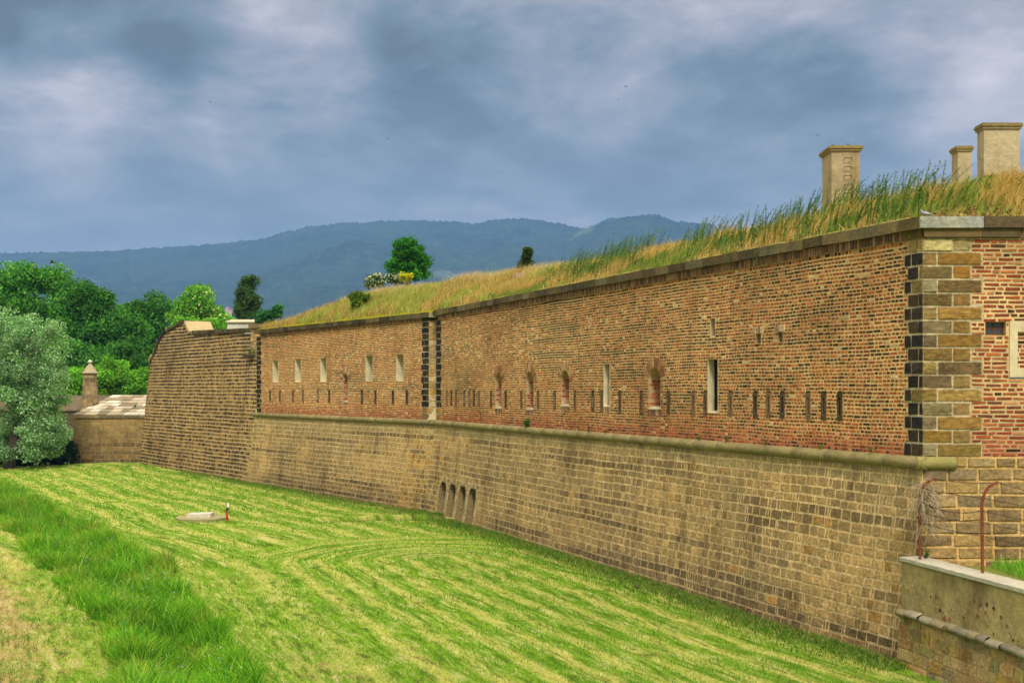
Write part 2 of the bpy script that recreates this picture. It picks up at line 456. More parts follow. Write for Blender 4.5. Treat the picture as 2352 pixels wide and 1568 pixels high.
def loophole(fr,q,parent,i):
    """dark stone frame with a narrow splayed slit (some blocked)"""
    a,b,z0,z1=q['a'],q['b'],q['z0'],q['z1']; mb=MB(); c=R.choice(FRC); bl=(i%7 in (2,5))
    t=.052; h=.1
    def bx(x0,x1,y0,y1,o,cc): 
        mb.hexa([fr.P(x0,y0,o),fr.P(x1,y0,o),fr.P(x1,y0,-.12),fr.P(x0,y0,-.12),fr.P(x0,y1,o),fr.P(x1,y1,o),fr.P(x1,y1,-.12),fr.P(x0,y1,-.12)],cc)
    bx(a,a+t,z0+h,z1-h,.014,c); bx(b-t,b,z0+h,z1-h,.014,c); bx(a,b,z0,z0+h-.003,.018,tuple(x*.9 for x in c)); bx(a,b,z1-h+.003,z1,.018,tuple(x*.85 for x in c))
    o=mb.build('loophole',M['stone'],parent)
    rb=MB(); dp=.02 if bl else .14
    A,B=a+t,b-t; cc=lin(96,80,62) if bl else lin(196,180,150)
    P=lambda s,z,o:fr.P(s,z,o)
    rb.quad(P(A,z0+h,.01),P(A,z1-h,.01),P(A,z1-h,-dp),P(A,z0+h,-dp),cc); rb.quad(P(B,z0+h,.01),P(B,z1-h,.01),P(B,z1-h,-dp),P(B,z0+h,-dp),cc)
    rb.quad(P(A,z0+h,-dp),P(B,z0+h,-dp),P(B,z1-h,-dp),P(A,z1-h,-dp),lin(90,76,60) if bl else lin(30,26,24))
    rb.quad(P(A,z0+h,.0),P(B,z0+h,0),P(B,z0+h+.02,-dp),P(A,z0+h+.02,-dp),cc); rb.quad(P(A,z1-h,.0),P(B,z1-h,0),P(B,z1-h,-dp),P(A,z1-h,-dp),cc)
    rb.build('slit',M['plaster'],o)
for i,q in enumerate(lo1): loophole(W1,q,w1,i)
def brick_niche(fr,q,parent,depth=.36,lined=True):
    o=recess(fr,q,depth,'arched_niche',M['plaster'],parent,(lin(178,150,116),lin(206,190,160),lin(150,92,70)))
    if lined:
        mb=MB(); a,b=q['a'],q['b']; z=q['z0']+.06; r=0; ztop=q['z1']-(b-a)*.5
        # courses laid on the back and on the far (left) and near reveals
        fb=Fr((fr.P(0,0,-depth)[0],fr.P(0,0,-depth)[1]),fr.d,fr.n)
        pl=fr.P(b,0,0); fl=Fr((pl[0],pl[1]),(-fr.n[0],-fr.n[1]),(-fr.d[0],-fr.d[1]))
        while z<ztop:
            for f_,s0,s1 in ((fb,a,b),(fl,0.0,depth)):
                s=s0+(R.random()*.1 if r%2 else 0)
                while s<s1-.03:
                    e=min(s+(.26 if R.random()<.5 else .13),s1)
                    if R.random()<.85: block(mb,f_,s+.012,e-.008,z+.012,z+.068,.01,.004,R.choice([lin(160,88,58),lin(146,78,54),lin(174,108,76),lin(186,134,98)]))
                    s=e
            z+=.0805; r+=1
        mb.build('brick_lining',M['brick'],o)
    sl=MB(); sl.hexa([fr.P(q['a']-.03,q['z0']-.045,.03),fr.P(q['b']+.03,q['z0']-.045,.03),fr.P(q['b']-.002,q['z0']-.045,-.15),fr.P(q['a']+.002,q['z0']-.045,-.15),
        fr.P(q['a']-.03,q['z0']-.003,.03),fr.P(q['b']+.03,q['z0']-.003,.03),fr.P(q['b']-.002,q['z0']+.012,-.15),fr.P(q['a']+.002,q['z0']+.012,-.15)],lin(196,182,150)); sl.build('sill',M['plaster'],o)
for i,q in enumerate(arch1): brick_niche(W1,q,w1)
for i,q in enumerate(win1):
    o=recess(W1,q,.17,'window',M['plaster'],w1,(lin(206,194,160),lin(206,194,160),lin(22,24,28)))
    g=MB(); 
    for k in (.1,.24):
        s=q['a']+(q['b']-q['a'])*k; g.tube([W1.P(s,q['z0']+.02,-.1),W1.P(s,q['z1']-.005,-.1)],.012,6)
    for zz in np.linspace(q['z0']+.18,q['z1']-.24,3): g.tube([W1.P(q['a']+.002,zz,-.095),W1.P(q['a']+.17,zz,-.095)],.013,6)
    g.build('bars',M['iron'],o)
for q in sq1[:2]: recess(W1,q,.25,'putlog_hole',M['plaster'],w1,(lin(160,142,108),lin(190,172,130),lin(110,96,74)))
recess(W1,sq1[2],.1,'blocked_slit',M['plaster'],w1,(lin(190,172,130),lin(190,172,130),lin(120,80,58)))
# coping, rowlock
mb=MB(); slabs(mb,W1,.0,L1+.05,2.83,3.03,.13,.45,copc); 
# corner mitre piece
mb.build('coping',M['coping'],w1)
mb=MB(); rowlock(mb,W1,.52,L1-.3,2.66,2.825,.05); mb.build('brick_band',M['brick'],w1)
# far-end quoins
QD=[lin(44,42,40),lin(54,50,46),lin(38,37,37),lin(64,56,46)]
QT=[lin(150,122,74),lin(160,128,66),lin(134,112,76),lin(176,134,58),lin(128,108,80),lin(150,134,98)]
QJ=lin(200,184,148)
def quoin(fr,end,sign,long,short,cols,rows,split=.28,zb=ZB,jc=QJ,prot=.025):
    mb=MB(); ex=end+(long+.05)*sign
    mb.quad(fr.P(min(end,ex),zb,-.006),fr.P(max(end,ex),zb,-.006),fr.P(max(end,ex),zb+rows*qh,-.006),fr.P(min(end,ex),zb+rows*qh,-.006),jc)
    for r in range(rows):
        z0=zb+r*qh; z1=z0+qh; w=qlen(r,long,short)
        a,b=(end,end+w) if sign>0 else (end-w,end)
        mb.quad(fr.P(a,z0,.002),fr.P(b,z0,.002),fr.P(b,z1,.002),fr.P(a,z1,.002),jc)
        k=w*(.28 if r%2 else .62) if w<.8 else w*(.62 if r%2 else .24)
        cuts=[a,a+k,b] if sign>0 else [a,b-k,b]
        for i in range(2):
            e0=.0 if cuts[i]==end else .012; e1=.0 if cuts[i+1]==end else .012
            cc=cols(r,i); kk=R.uniform(.85,1.12)
            block(mb,fr,cuts[i]+e0,cuts[i+1]-e1,z0+.015,z1-.015,prot*R.uniform(.7,1.1),.010,tuple(x*kk for x in cc),.006,.008)
    return mb
NQ=17
mb=quoin(W1,L1,-1,.62,.52,lambda r,i:R.choice(QD) if r>1 else R.choice(QT),16); mb.build('quoin',M['quoin'],w1)
# near corner quoin on W1 side: black crusted
c1=lambda r,i:(lin(130,112,64) if (r in(4,12,13) and i==0) else R.choice([lin(62,54,44),lin(48,44,40),lin(80,66,46),lin(44,42,42)])) if r<15 else lin(150,128,70)
mbq=quoin(W1,0.0,1,.50,.40,c1,16,prot=.025); mbq.build('quoin',M['quoin'],w1)
# stone base of W1, with four arched outlets
def inter(frA,frB,z,outA=0,outB=0):
    oa=frA.off(z)+outA; ob=frB.off(z)+outB
    ax,ay=frA.O[0]+frA.n[0]*oa,frA.O[1]+frA.n[1]*oa; bx,by=frB.O[0]+frB.n[0]*ob,frB.O[1]+frB.n[1]*ob
    det=frA.d[0]*(-frB.d[1])+frB.d[0]*frA.d[1]
    rx,ry=bx-ax,by-ay
    return (rx*(-frB.d[1])+frB.d[0]*ry)/det
def iv_b1(z): return [(inter(W1,W0,z),inter(W1,W2,z))]
outl=[]
for ur in (1025.4,1047.6,1070.8,1094.0):
    a=W1.s_at(ur,-3.7); outl.append(dict(a=a,b=a+.8,z0=-5.2,z1=-3.4,arch=1))
sc1=stonecol(21)
def sc1b(s,z):
    c=sc1(s,z)
    if s>26.6 and R.random()<.35: c=R.choice([lin(176,138,66),lin(168,140,84),lin(150,110,50)])
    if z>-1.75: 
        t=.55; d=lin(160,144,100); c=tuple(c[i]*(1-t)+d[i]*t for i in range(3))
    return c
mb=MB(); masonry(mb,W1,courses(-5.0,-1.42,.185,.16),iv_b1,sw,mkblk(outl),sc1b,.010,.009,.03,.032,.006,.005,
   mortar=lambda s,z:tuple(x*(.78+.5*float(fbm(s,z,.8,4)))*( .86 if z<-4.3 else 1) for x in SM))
for q in outl:   # dressed stone surround
    a,b=q['a'],q['b']; zc=q['z1']-.4; zz=-5.0
    while zz<zc:
        ze=min(zz+.3,zc)
        for x0,x1 in ((a-.14,a-.003),(b+.003,b+.14)):
            block(mb,W1,x0,x1,zz+.004,ze-.004,.02,.006,R.choice([lin(170,152,110),lin(150,138,104),lin(184,166,120)]))
        zz=ze
    voussoirs(W1,q,.2,lambda s,z:R.choice([lin(166,146,104),lin(150,130,92)]),mb,9,.008)
mb.build('stone_base',M['stone'],w1)
for q in outl:
    o=recess(W1,q,1.5,'outlet_arch',M['stone'],w1,(lin(140,120,84),lin(96,84,60),lin(84,66,44)),slope=0)  # back face coloured darker to imitate the shade inside the outlets
roll(W1,-.11,inter(W1,W2,-1.27),-1.31,.118,'cordon',M['cordon'],w1,miter=lambda t,o:(t if t<0 else t))
# ------------------------------------------------------------------ W0 : front face right of the corner
w0=empty('brick_wall',(7.26,22.3,GZ),'brick wall face right of the sandstone quoin corner, with a small four-pane window','wall')
wq_=dict(a=(2263-CU)/F*22.3-7.26,b=(2310-CU)/F*22.3-7.26,z0=(HZ-768)/F*22.3,z1=(HZ-739)/F*22.3)
wq=dict(wq_); wq['z0']=ZB+round((wq['z0']-ZB)/.077)*.077; wq['z1']=ZB+round((wq['z1']-ZB)/.077)*.077
fq=dict(a=(2318-CU)/F*22.3-7.26,b=(2318-CU)/F*22.3-7.26+1.25,z0=(HZ-866)/F*22.3,z1=(HZ-737)/F*22.3)
def iv_0(z): return [(quoinrow(z,1.04,.84)+.01,9.0)]
mb=MB(); bc0=brickcol(33,.07,.06)
BRW=[lin(150,70,44),lin(140,64,42),lin(162,84,50),lin(124,60,42),lin(172,98,56),lin(154,88,60),lin(158,76,46),lin(116,66,50)]
def bc0f(s,z):
    r=R.random(); c=R.choice(BRW) if r<.86 else (R.choice(BD) if r<.93 else R.choice(BP)); k=R.uniform(.85,1.2)
    if z>2.1: k*=.9
    return tuple(x*k for x in c)
masonry(mb,W0,courses(ZB,ZT,.077),iv_0,bw0,mkblk([wq,fq]),bc0f,.012,.007,.026,.028,.008,.004,mortar=mortarcol(12,lin(206,178,128)))
# brick infill of the framed recess
fin=dict(a=fq['a']+.14,b=fq['b']-.14,z0=fq['z0']+.16,z1=fq['z1']-.19)
masonry(mb,Fr((7.26,22.34),(1,0),(0,-1)),courses(fin['z0'],fin['z1'],CUR),lambda z:[(fin['a'],fin['b'])],bw0,lambda a,b:[],bc0f,.014,.006,.022,.026,mortar=mortarcol(14,lin(214,190,146)))
mb.build('brickwork',M['brick'],w0)
fm=MB(); P0=W0.P
def fbar(fm,a,b,z0,z1,o,c,dep=.08): fm.hexa([P0(a,z0,o),P0(b,z0,o),P0(b,z0,-dep),P0(a,z0,-dep),P0(a,z1,o),P0(b,z1,o),P0(b,z1,-dep),P0(a,z1,-dep)],c)
cpl=lin(206,192,156)
fbar(fm,fq['a'],fin['a'],fq['z0'],fq['z1'],.03,cpl); fbar(fm,fin['b'],fq['b'],fq['z0'],fq['z1'],.03,cpl)
fbar(fm,fin['a'],fin['b'],fin['z1'],fq['z1'],.028,cpl); fbar(fm,fin['a'],fin['b'],fq['z0'],fin['z0'],.028,cpl)
fm.build('plaster_frame',M['plaster'],w0)
wo=recess(W0,wq,.16,'window',M['plaster'],w0,(lin(190,172,130),lin(205,190,150),lin(40,40,40)),slope=0)
g=MB(); c=(wq['a']+wq['b'])/2; zc=(wq['z0']+wq['z1'])/2
for a,b,z0,z1 in ((c-.012,c+.012,wq['z0'],wq['z1']),(wq['a'],wq['b'],zc-.01,zc+.01),(wq['a'],wq['a']+.018,wq['z0'],wq['z1']),(wq['b']-.018,wq['b'],wq['z0'],wq['z1']),(wq['a'],wq['b'],wq['z1']-.016,wq['z1']),(wq['a'],wq['b'],wq['z0'],wq['z0']+.016)):
    o=-.09-.002*R.random(); g.hexa([P0(a,z0,o),P0(b,z0,o),P0(b,z0,o-.02),P0(a,z0,o-.02),P0(a,z1,o),P0(b,z1,o),P0(b,z1,o-.02),P0(a,z1,o-.02)])
g.build('glazing_bars',M['rust'],wo)
g=MB(); g.quad(P0(wq['a'],wq['z0'],-.105),P0(wq['b'],wq['z0'],-.105),P0(wq['b'],wq['z1'],-.105),P0(wq['a'],wq['z1'],-.105)); g.build('pane',M['glass'],wo)
# near corner quoin, sunny side: ochre and brown sandstone
seq=[[lin(150,138,100),lin(140,116,62)],[lin(150,118,56),lin(146,120,70)],[lin(140,124,98),lin(160,126,66)],[lin(146,132,94),lin(144,118,76)],[lin(158,132,72),lin(164,136,78)],
[lin(120,102,72),lin(140,116,68)],[lin(162,140,84),lin(116,96,66)],[lin(128,104,58),lin(136,108,60)],[lin(118,102,74),lin(140,108,54)],[lin(128,112,84),lin(150,120,60)],
[lin(150,126,74),lin(154,120,64)],[lin(116,98,60),lin(138,108,60)],[lin(150,140,104),lin(118,98,62)],[lin(124,106,66),lin(150,110,50)],[lin(150,124,74),lin(152,116,56)],[lin(196,182,124),lin(170,152,104)]]
mbq=quoin(W0,0.0,1,1.04,.84,lambda r,i:seq[r%16][i],16,prot=.025); mbq.build('quoin',M['quoin'],w0)
# coping, band
mb=MB(); 
# mitred corner slab (pale) then brown slabs
cx=inter(W1,W0,3,.13,.13)
pA=W1.P(cx,0,.13)
for (x0,x1,cc) in ((pA[0],pA[0]+1.12,lin(158,158,148)),(pA[0]+1.125,pA[0]+2.35,lin(92,78,58)),(pA[0]+2.355,pA[0]+4,lin(120,104,66)),(pA[0]+4.005,pA[0]+5.5,lin(100,84,58)),(pA[0]+5.505,pA[0]+9.5,lin(100,84,58))):
    mb.box(x0,x1,22.17,22.75,2.832,3.035,cc,.006)
mb.build('coping',M['coping'],w0)
mb=MB(); fbar(mb,.0,1.02,2.675,2.828,.075,lin(110,92,60)); fbar(mb,1.03,1.7,2.675,2.828,.07,lin(96,82,58)); rowlock(mb,W0,1.72,9,2.66,2.828,.06,.1)
mb.build('brick_band',M['brick'],w0)
mb=MB(); fbar(mb,-.03,.9,2.664,2.672,.05,lin(150,130,80))
q2=W1.P; 
mb=MB(); mb.hexa([q2(0,2.66,.03),q2(.5,2.66,.03),q2(.5,2.66,-.1),q2(0,2.66,-.1),q2(0,2.826,.06),q2(.5,2.826,.06),q2(.5,2.826,-.1),q2(0,2.826,-.1)],lin(104,88,54)); mb.build('corner_stone',M['quoin'],w1)
# base of W0
def iv_b0(z): return [(inter(W0,W1,z),9.0)]
s0c=stonecol(61,.03,.05,False,1.05)
def s0f(s,z):
    if s<1.05: c=R.choice([lin(154,132,92),lin(138,116,80),lin(164,136,84),lin(130,114,84)]); k=R.uniform(.85,1.1); return tuple(x*k for x in c)
    return s0c(s,z)
mb=MB(); masonry(mb,W0,courses(-5.0,-1.2,.22,.1),iv_b0,swL,lambda a,b:[],s0f,.028,.014,.03,.034,.008,.014,mortar=lambda s,z:tuple(x*(.75+.5*float(fbm(s,z,.9,44))) for x in lin(206,172,108)))
mb.build('stone_base',M['stone'],w0)
roll(Fr(W0.O,W0.d,W0.n,0,-1.28),-.12,.56,-1.31,.118,'cordon',M['cordon'],w0,base=lin(150,140,84))
# ------------------------------------------------------------------ W2
w2=empty('brick_wall',(-3.26,49.5,GZ),'shorter far brick fortress wall with five pale window niches, left of the middle notch','wall')
lo2=[]
for z in (472,576,712,816,971,1091,1433,1575,1758,1903):
    c=W2.s_at(Z6(z),-.3); lo2.append(dict(a=c-.1,b=c+.1,z0=-1.2+8*CUR,z1=-1.2+16*CUR))
arch2=[op(W2,Z6(1235),Z6(1285),-.58,.68,arch=1)]
win2=[op(W2,Z6(a),Z6(b),.33,1.38) for a,b in ((500,557),(735,795),(998,1063),(1472,1545),(1790,1870))]
mb=MB()
masonry(mb,W2,courses(ZB,ZT,CUR),lambda z:[(quoinrow(z,.58,.5)+.01,L2-quoinrow(z,.62,.5)-.01)],bw,mkblk(lo2+arch2+win2),brickcol(77,.08,.14),.007,.004,.024,.027,mortar=mortarcol(19))
voussoirs(W2,arch2[0],.3,lambda s,z:R.choice([lin(160,124,92),lin(140,100,76),lin(186,156,120)]),mb,13)
mb.build('brickwork',M['brick'],w2)
for i,q in enumerate(lo2): loophole(W2,q,w2,i)
brick_niche(W2,arch2[0],w2)
for q in win2: recess(W2,q,.55,'window_niche',M['plaster'],w2,(lin(208,196,162),lin(214,204,176),lin(150,138,110)))
mb=MB(); slabs(mb,W2,0,L2+.1,2.8,3.0,.13,.45,lambda s,z:tuple(x*.75 for x in copc(s,z))); mb.build('coping',M['coping'],w2)
mb=MB(); rowlock(mb,W2,.55,L2-.5,2.66,2.795,.05); mb.build('brick_band',M['brick'],w2)
quoin(W2,0.0,1,.58,.5,lambda r,i:R.choice(QD) if r>1 else R.choice(QT),16).build('quoin',M['quoin'],w2)
quoin(W2,L2,-1,.62,.5,lambda r,i:R.choice(QD),16).build('quoin',M['quoin'],w2)
# lit face of the notch
nf=Fr((-3.26,49.5),(1,0),(0,-1))
mb=MB()
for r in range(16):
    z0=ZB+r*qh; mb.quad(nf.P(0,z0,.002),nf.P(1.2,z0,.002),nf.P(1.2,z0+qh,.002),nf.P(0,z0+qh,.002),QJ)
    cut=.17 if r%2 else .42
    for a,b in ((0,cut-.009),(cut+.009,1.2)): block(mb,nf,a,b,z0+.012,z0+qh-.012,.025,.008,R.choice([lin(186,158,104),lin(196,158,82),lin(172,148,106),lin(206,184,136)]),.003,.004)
mb.build('notch_face',M['quoin'],w2)
mb=MB(); mb.box(-3.26,-2.3,49.3,49.8,2.802,2.99,lin(150,140,110),.006); mb.build('notch_coping',M['coping'],w2)
mb=MB(); e=W1.P(L1,0,0); mb.poly([(-3.2,49.35,-1.2),(-2.2,49.35,-1.2),(-2.2,49.35,-.3),(-2.75,49.35,-.35)],lin(190,172,132)); mb.poly([(-3.3,49.1,-1.2),(-2.2,49.1,-1.2),(-2.2,49.34,-.3),(-2.75,49.34,-.35)],lin(190,172,132)); mb.build('mortar_weathering',M['plaster'],w2)
# end wall of W1 behind the quoin
ef=Fr(W1.P(L1,0,0)[:2],(.934,.357),(-.357,.934)); mb=MB()
mb.quad(ef.P(0,-1.3),ef.P(1.5,-1.3),ef.P(1.5,2.83),ef.P(0,2.83),lin(70,62,52)); mb.build('end_face',M['quoin'],w1)
S3=lambda z: L2  # the base runs on into the stone bastion
sc2=stonecol(25)
def sc2b(s,z):
    c=sc2(s,z)
    if s<1.6 and R.random()<.4: c=R.choice([lin(176,138,66),lin(168,140,84),lin(150,110,50),lin(184,150,80)])
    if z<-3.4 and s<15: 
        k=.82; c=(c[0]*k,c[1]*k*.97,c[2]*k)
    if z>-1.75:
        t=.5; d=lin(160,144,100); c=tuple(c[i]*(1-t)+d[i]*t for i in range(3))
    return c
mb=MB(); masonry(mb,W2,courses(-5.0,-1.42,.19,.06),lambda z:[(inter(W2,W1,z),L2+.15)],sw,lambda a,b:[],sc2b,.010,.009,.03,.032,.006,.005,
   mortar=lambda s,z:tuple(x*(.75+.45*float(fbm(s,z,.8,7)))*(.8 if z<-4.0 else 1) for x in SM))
mb.build('stone_base',M['stone'],w2)
roll(W2,inter(W2,W1,-1.27),L2+.35,-1.31,.118,'cordon',M['cordon'],w2)
# ------------------------------------------------------------------ W3 stone bastion flank (one leaning plane)
w3=empty('stone_wall',(-14.1,65,GZ),'dark rough-coursed battered stone wall with a gabled left end, left of the brick walls','wall')
W3=Fr(W2.O,W2.d,W2.n,.144,-1.28,True)
ol=[W3.hit(u,v) for u,v in ((574,762),(445,767),(437,766),(426,741),(420,741),(377,765),(366,785),(353,818),(346,832),(338,900),(329,985),(320,1068))]
sn,zn=W3.hit(576,815)
def inside3(s,z):
    # right limit
    if s<(L2+.16 if z<-.95 else L2-1.3*min(1,(z+.95)/.8)): return False
    if z>zn and s<sn: return False
    # polygon
    pts=[(L2-3,-6),(L2-3,ol[0][1])]+ol+[(ol[-1][0]+.4,-6)]
    c=False; n=len(pts)
    for i in range(n):
        x1,y1=pts[i]; x2,y2=pts[(i+1)%n]
        if (y1>z)!=(y2>z) and s<(x2-x1)*(z-y1)/(y2-y1)+x1: c=not c
    return c
def iv3(z):
    xs=np.arange(L2-1.4,ol[-1][0]+1,.04); iv=[];st=None
    for x in xs:
        i=inside3(x,z)
        if i and st is None: st=x
        if not i and st is not None: iv.append((st,x)); st=None
    return iv
def sc3(s,z):
    r=R.random(); d=.5+.9*float(fbm(s,z,.5,88))-.45+(.4 if z>1.2 else 0)
    c=R.choice([lin(70,58,44),lin(86,70,50),lin(58,50,42)]) if r<d else R.choice([lin(134,108,68),lin(120,96,62),lin(148,120,78),lin(110,90,62)])
    k=R.uniform(.85,1.12); return tuple(x*k for x in c)
mb=MB(); masonry(mb,W3,courses(-5.0,5.2,.2,.06),iv3,lambda r,p:(R.uniform(.08,.14) if R.random()<.35 else R.uniform(.2,.32)),lambda a,b:[],sc3,.015,.012,.04,.044,.009,.008,mortar=lambda s,z:tuple(x*(.7+.5*float(fbm(s,z,.8,71))) for x in lin(204,172,116)))
mb.build('stonework',M['stone'],w3)
def cop_line(mb,p,q,th,out,dep,cf,step=.5):
    L=math.hypot(q[0]-p[0],q[1]-p[1]); n=max(1,round(L/step)); nx,nz=-(q[1]-p[1])/L,(q[0]-p[0])/L
    if nz<0: nx,nz=-nx,-nz
    for k in range(n):
        a=[p[i]+(q[i]-p[i])*(k+.02)/n for i in (0,1)]; b=[p[i]+(q[i]-p[i])*(k+.98)/n for i in (0,1)]
        c=cf(0,0); 
        def PT(s,z,o,h):
            x,y,_=W3.P(s,z,0); return (x+W3.n[0]*o+W3.d[0]*nx*h,y+W3.n[1]*o+W3.d[1]*nx*h,z+nz*h)
        mb.hexa([PT(*a,out,-.02),PT(*b,out,-.02),PT(*b,-dep,-.02),PT(*a,-dep,-.02),PT(*a,out,th),PT(*b,out,th),PT(*b,-dep,th),PT(*a,-dep,th)],c)
mb=MB(); dk=lambda s,z:tuple(x*R.uniform(.5,.75) for x in R.choice(COPC))
cop_line(mb,ol[0],ol[1],.2,.12,.5,dk,.45)
mb.build('coping',M['coping'],w3); mb=MB(); cop_line(mb,ol[4],ol[5],.16,.1,.8,dk,.5); cop_line(mb,ol[5],ol[6],.16,.1,.8,dk,.5); cop_line(mb,ol[6],ol[7],.16,.1,.8,dk,.5)
mb.build('gable_coping',M['coping'],w3)
mb=MB(); cop_line(mb,ol[2],ol[3],.14,.1,1.5,lambda s,z:lin(178,158,116),1.0); mb.build('gable_slab',M['concrete'],w3)
mb=MB(); cop_line(mb,ol[7],ol[8],.2,.16,.5,lambda s,z:lin(140,122,86),1.0); mb.build('gable_kneeler',M['concrete'],w3)
# left return of the bastion
mb=MB(); pts=[W3.P(s,z,0) for s,z in ol[5:]]
for i in range(len(pts)-1):
    a,b=pts[i],pts[i+1]; mb.quad(a,b,(b[0]+5,b[1]+3,b[2]),(a[0]+5,a[1]+3,a[2]),lin(90,76,54))
mb.build('return_face',M['stone'],w3)
# lit notch face at the top right of W3
p=W3.P(sn,zn,0); n3=Fr((p[0],p[1]),(1,0),(0,-1)); mb=MB(); z=zn; r=0
while z<ol[0][1]+.1:
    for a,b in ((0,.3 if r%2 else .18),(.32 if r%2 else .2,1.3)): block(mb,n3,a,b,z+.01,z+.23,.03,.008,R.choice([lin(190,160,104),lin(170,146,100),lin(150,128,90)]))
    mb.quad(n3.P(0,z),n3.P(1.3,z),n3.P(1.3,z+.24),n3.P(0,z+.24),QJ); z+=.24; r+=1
mb.build('notch_face',M['quoin'],w3)
mb=MB(); x,y,_=W3.P(sn,zn,0); mb.box(x-.3,x+1.3,y-.6,y+.1,zn-.12,zn,lin(70,62,48),.01); mb.build('notch_ledge',M['coping'],w3); mb=MB(); mb.box(x-.1,x+1.3,y-.15,y+.35,z-.02,z+.18,lin(120,106,76),.01); mb.build('notch_cap',M['coping'],w3)
# ------------------------------------------------------------------ W4 low wall with stone roof and pinnacle
w4=empty('low_stone_wall',(-24,81,GZ),'low far stone wall with a slab roof and pointed pinnacle, beside the silvery tree','wall')
W4=Fr((px(172,0,81)[0],81.0),(1,0),(0,-1),.05,-1.8)
xl=px(172,0,81)[0]; 
mb=MB(); masonry(mb,W4,courses(-5.0,-1.86,.26,.05),lambda z:[(-W4.off(z)*1.0-.0,9)],lambda r,p:R.uniform(.3,.62),lambda a,b:[],stonecol(91,.1,.02,True,.86),.015,.01,.02,.022,.005,.005,mortar=tuple(x*.75 for x in SM))
# left return of W4
W4l=Fr((xl,81.0),(0,1),(-1,0),.05,-1.8)
masonry(mb,W4l,courses(-5.0,-1.86,.26,.05),lambda z:[(-W4l.off(z),12)],lambda r,p:R.uniform(.3,.62),lambda a,b:[],stonecol(92,.1,.02,True,.8),.015,.01,.02,.022,.005,.005,mortar=tuple(x*.75 for x in SM))
mb.build('stonework',M['stone'],w4)
mb=MB(); slabs(mb,W4,-.1,9,-1.86,-1.68,.1,.4,lambda s,z:R.choice([lin(132,118,86),lin(112,102,78),lin(150,132,92)]),(.6,1.1)); mb.build('coping',M['coping'],w4); mb=MB(); mb.box(xl-.1,xl+.35,81.42,93,-1.858,-1.685,lin(110,100,76)); mb.build('side_coping',M['coping'],w4)
# roof: front plane rises to a ridge, hip at left
ry,rz=86.2,(HZ-907)/F*86.2
nrow=7; mb=MB()
def roofp(i,t): # i 0..nrow along the slope
    k=i/nrow; return k
for i in range(nrow):
    k0,k1=i/nrow,(i+1)/nrow; y0=80.95+(ry-80.95)*k0; y1=80.95+(ry-80.95)*k1; z0=-1.68+(rz+1.68)*k0; z1=-1.68+(rz+1.68)*k1
    xa=xl-.1+1.0*k0; x=xa
    while x<xl+9:
        e=min(x+R.uniform(.4,.9),xl+9); c=R.choice([lin(170,156,128),lin(150,136,110),lin(186,174,150),lin(132,118,94),lin(206,198,180)]); k=R.uniform(.8,1.05); c=tuple(q*k for q in c)
        lift=.05+R.uniform(0,.02)
        mb.hexa([(x+.01,y0,z0),(e-.01,y0,z0),(e-.01,y1+.05,z1),(x+.01,y1+.05,z1),(x+.01,y0,z0+lift),(e-.01,y0,z0+lift),(e-.01,y1+.05,z1+.01),(x+.01,y1+.05,z1+.01)],c)
        x=e
mb.poly([(xl-.1,80.95,-1.69),(xl+.9,ry,rz-.01),(xl+.9,95,rz-.01),(xl-.1,95,-1.69)],lin(120,108,84))
mb.poly([(xl-.1,80.97,-1.70),(xl+9,80.97,-1.70),(xl+9,ry,rz-.015),(xl+.9,ry,rz-.015)],lin(120,108,84))
mb.poly([(xl+.9,ry+.02,rz),(xl+9,ry+.02,rz),(xl+9,ry+5,-1.7),(xl+.9,ry+5,-1.7)],lin(120,108,84))
mb.build('slab_roof',M['concrete'],w4)
mb=MB(); z9=-.45; mb.hexa([(xl-9,86.6,-1.5),(xl+.4,86.6,-1.5),(xl+.4,90,-1.5),(xl-9,90,-1.5),(xl-9,88.2,z9),(xl+.4,88.2,z9),(xl+.4,88.6,z9),(xl-9,88.6,z9)],lin(104,92,72)); mb.hexa([(xl-9,86.7,-4.9),(xl-.3,86.7,-4.9),(xl-.3,89.9,-4.9),(xl-9,89.9,-4.9),(xl-9,86.7,-1.5),(xl-.3,86.7,-1.5),(xl-.3,89.9,-1.5),(xl-9,89.9,-1.5)],lin(96,86,66)); mb.build('rear_wing',M['stone'],w4)
tx,ty=px(207,0,83.6)[0],83.6
mb=MB(); S=83.6/F
zt=(HZ-858)*S; zb_=(HZ-945)*S; rb=20*S; rt=14.5*S; n=22; rows=9
for r in range(rows):
    k0,k1=r/rows,(r+1)/rows; r0=rb+(rt-rb)*k0; r1=rb+(rt-rb)*k1; z0=zb_+(zt-zb_)*k0; z1=zb_+(zt-zb_)*k1
    t=R.random(); 
    for a0 in range(7):
        t0=t+a0/7*2*math.pi+.03; t1=t+(a0+1)/7*2*math.pi-.03; c=R.choice([lin(150,128,92),lin(130,112,84),lin(112,96,74),lin(164,142,104)])
        for h in range(3):
            u0=t0+(t1-t0)*h/3; u1=t0+(t1-t0)*(h+1)/3
            mb.quad((tx+r0*math.cos(u0),ty+r0*math.sin(u0),z0+.012),(tx+r0*math.cos(u1),ty+r0*math.sin(u1),z0+.012),(tx+r1*math.cos(u1),ty+r1*math.sin(u1),z1-.012),(tx+r1*math.cos(u0),ty+r1*math.sin(u0),z1-.012),c)
mb.lathe((tx,ty,zb_),[(rb-.015,0),(rt-.015,zt-zb_)],24,SM)
tur=mb.build('pinnacle',M['stone'],w4)
mb=MB(); mb.lathe((tx,ty,zt),[(rt,0),(18*S,0.0),(18.5*S,.05),(17*S,.09),(15*S,.14),(9*S,.42),(4*S,.62),(2.5*S,.66),(2.5*S,.7)],28,lin(164,148,122)); mb.build('cone_cap',M['concrete'],tur,True)
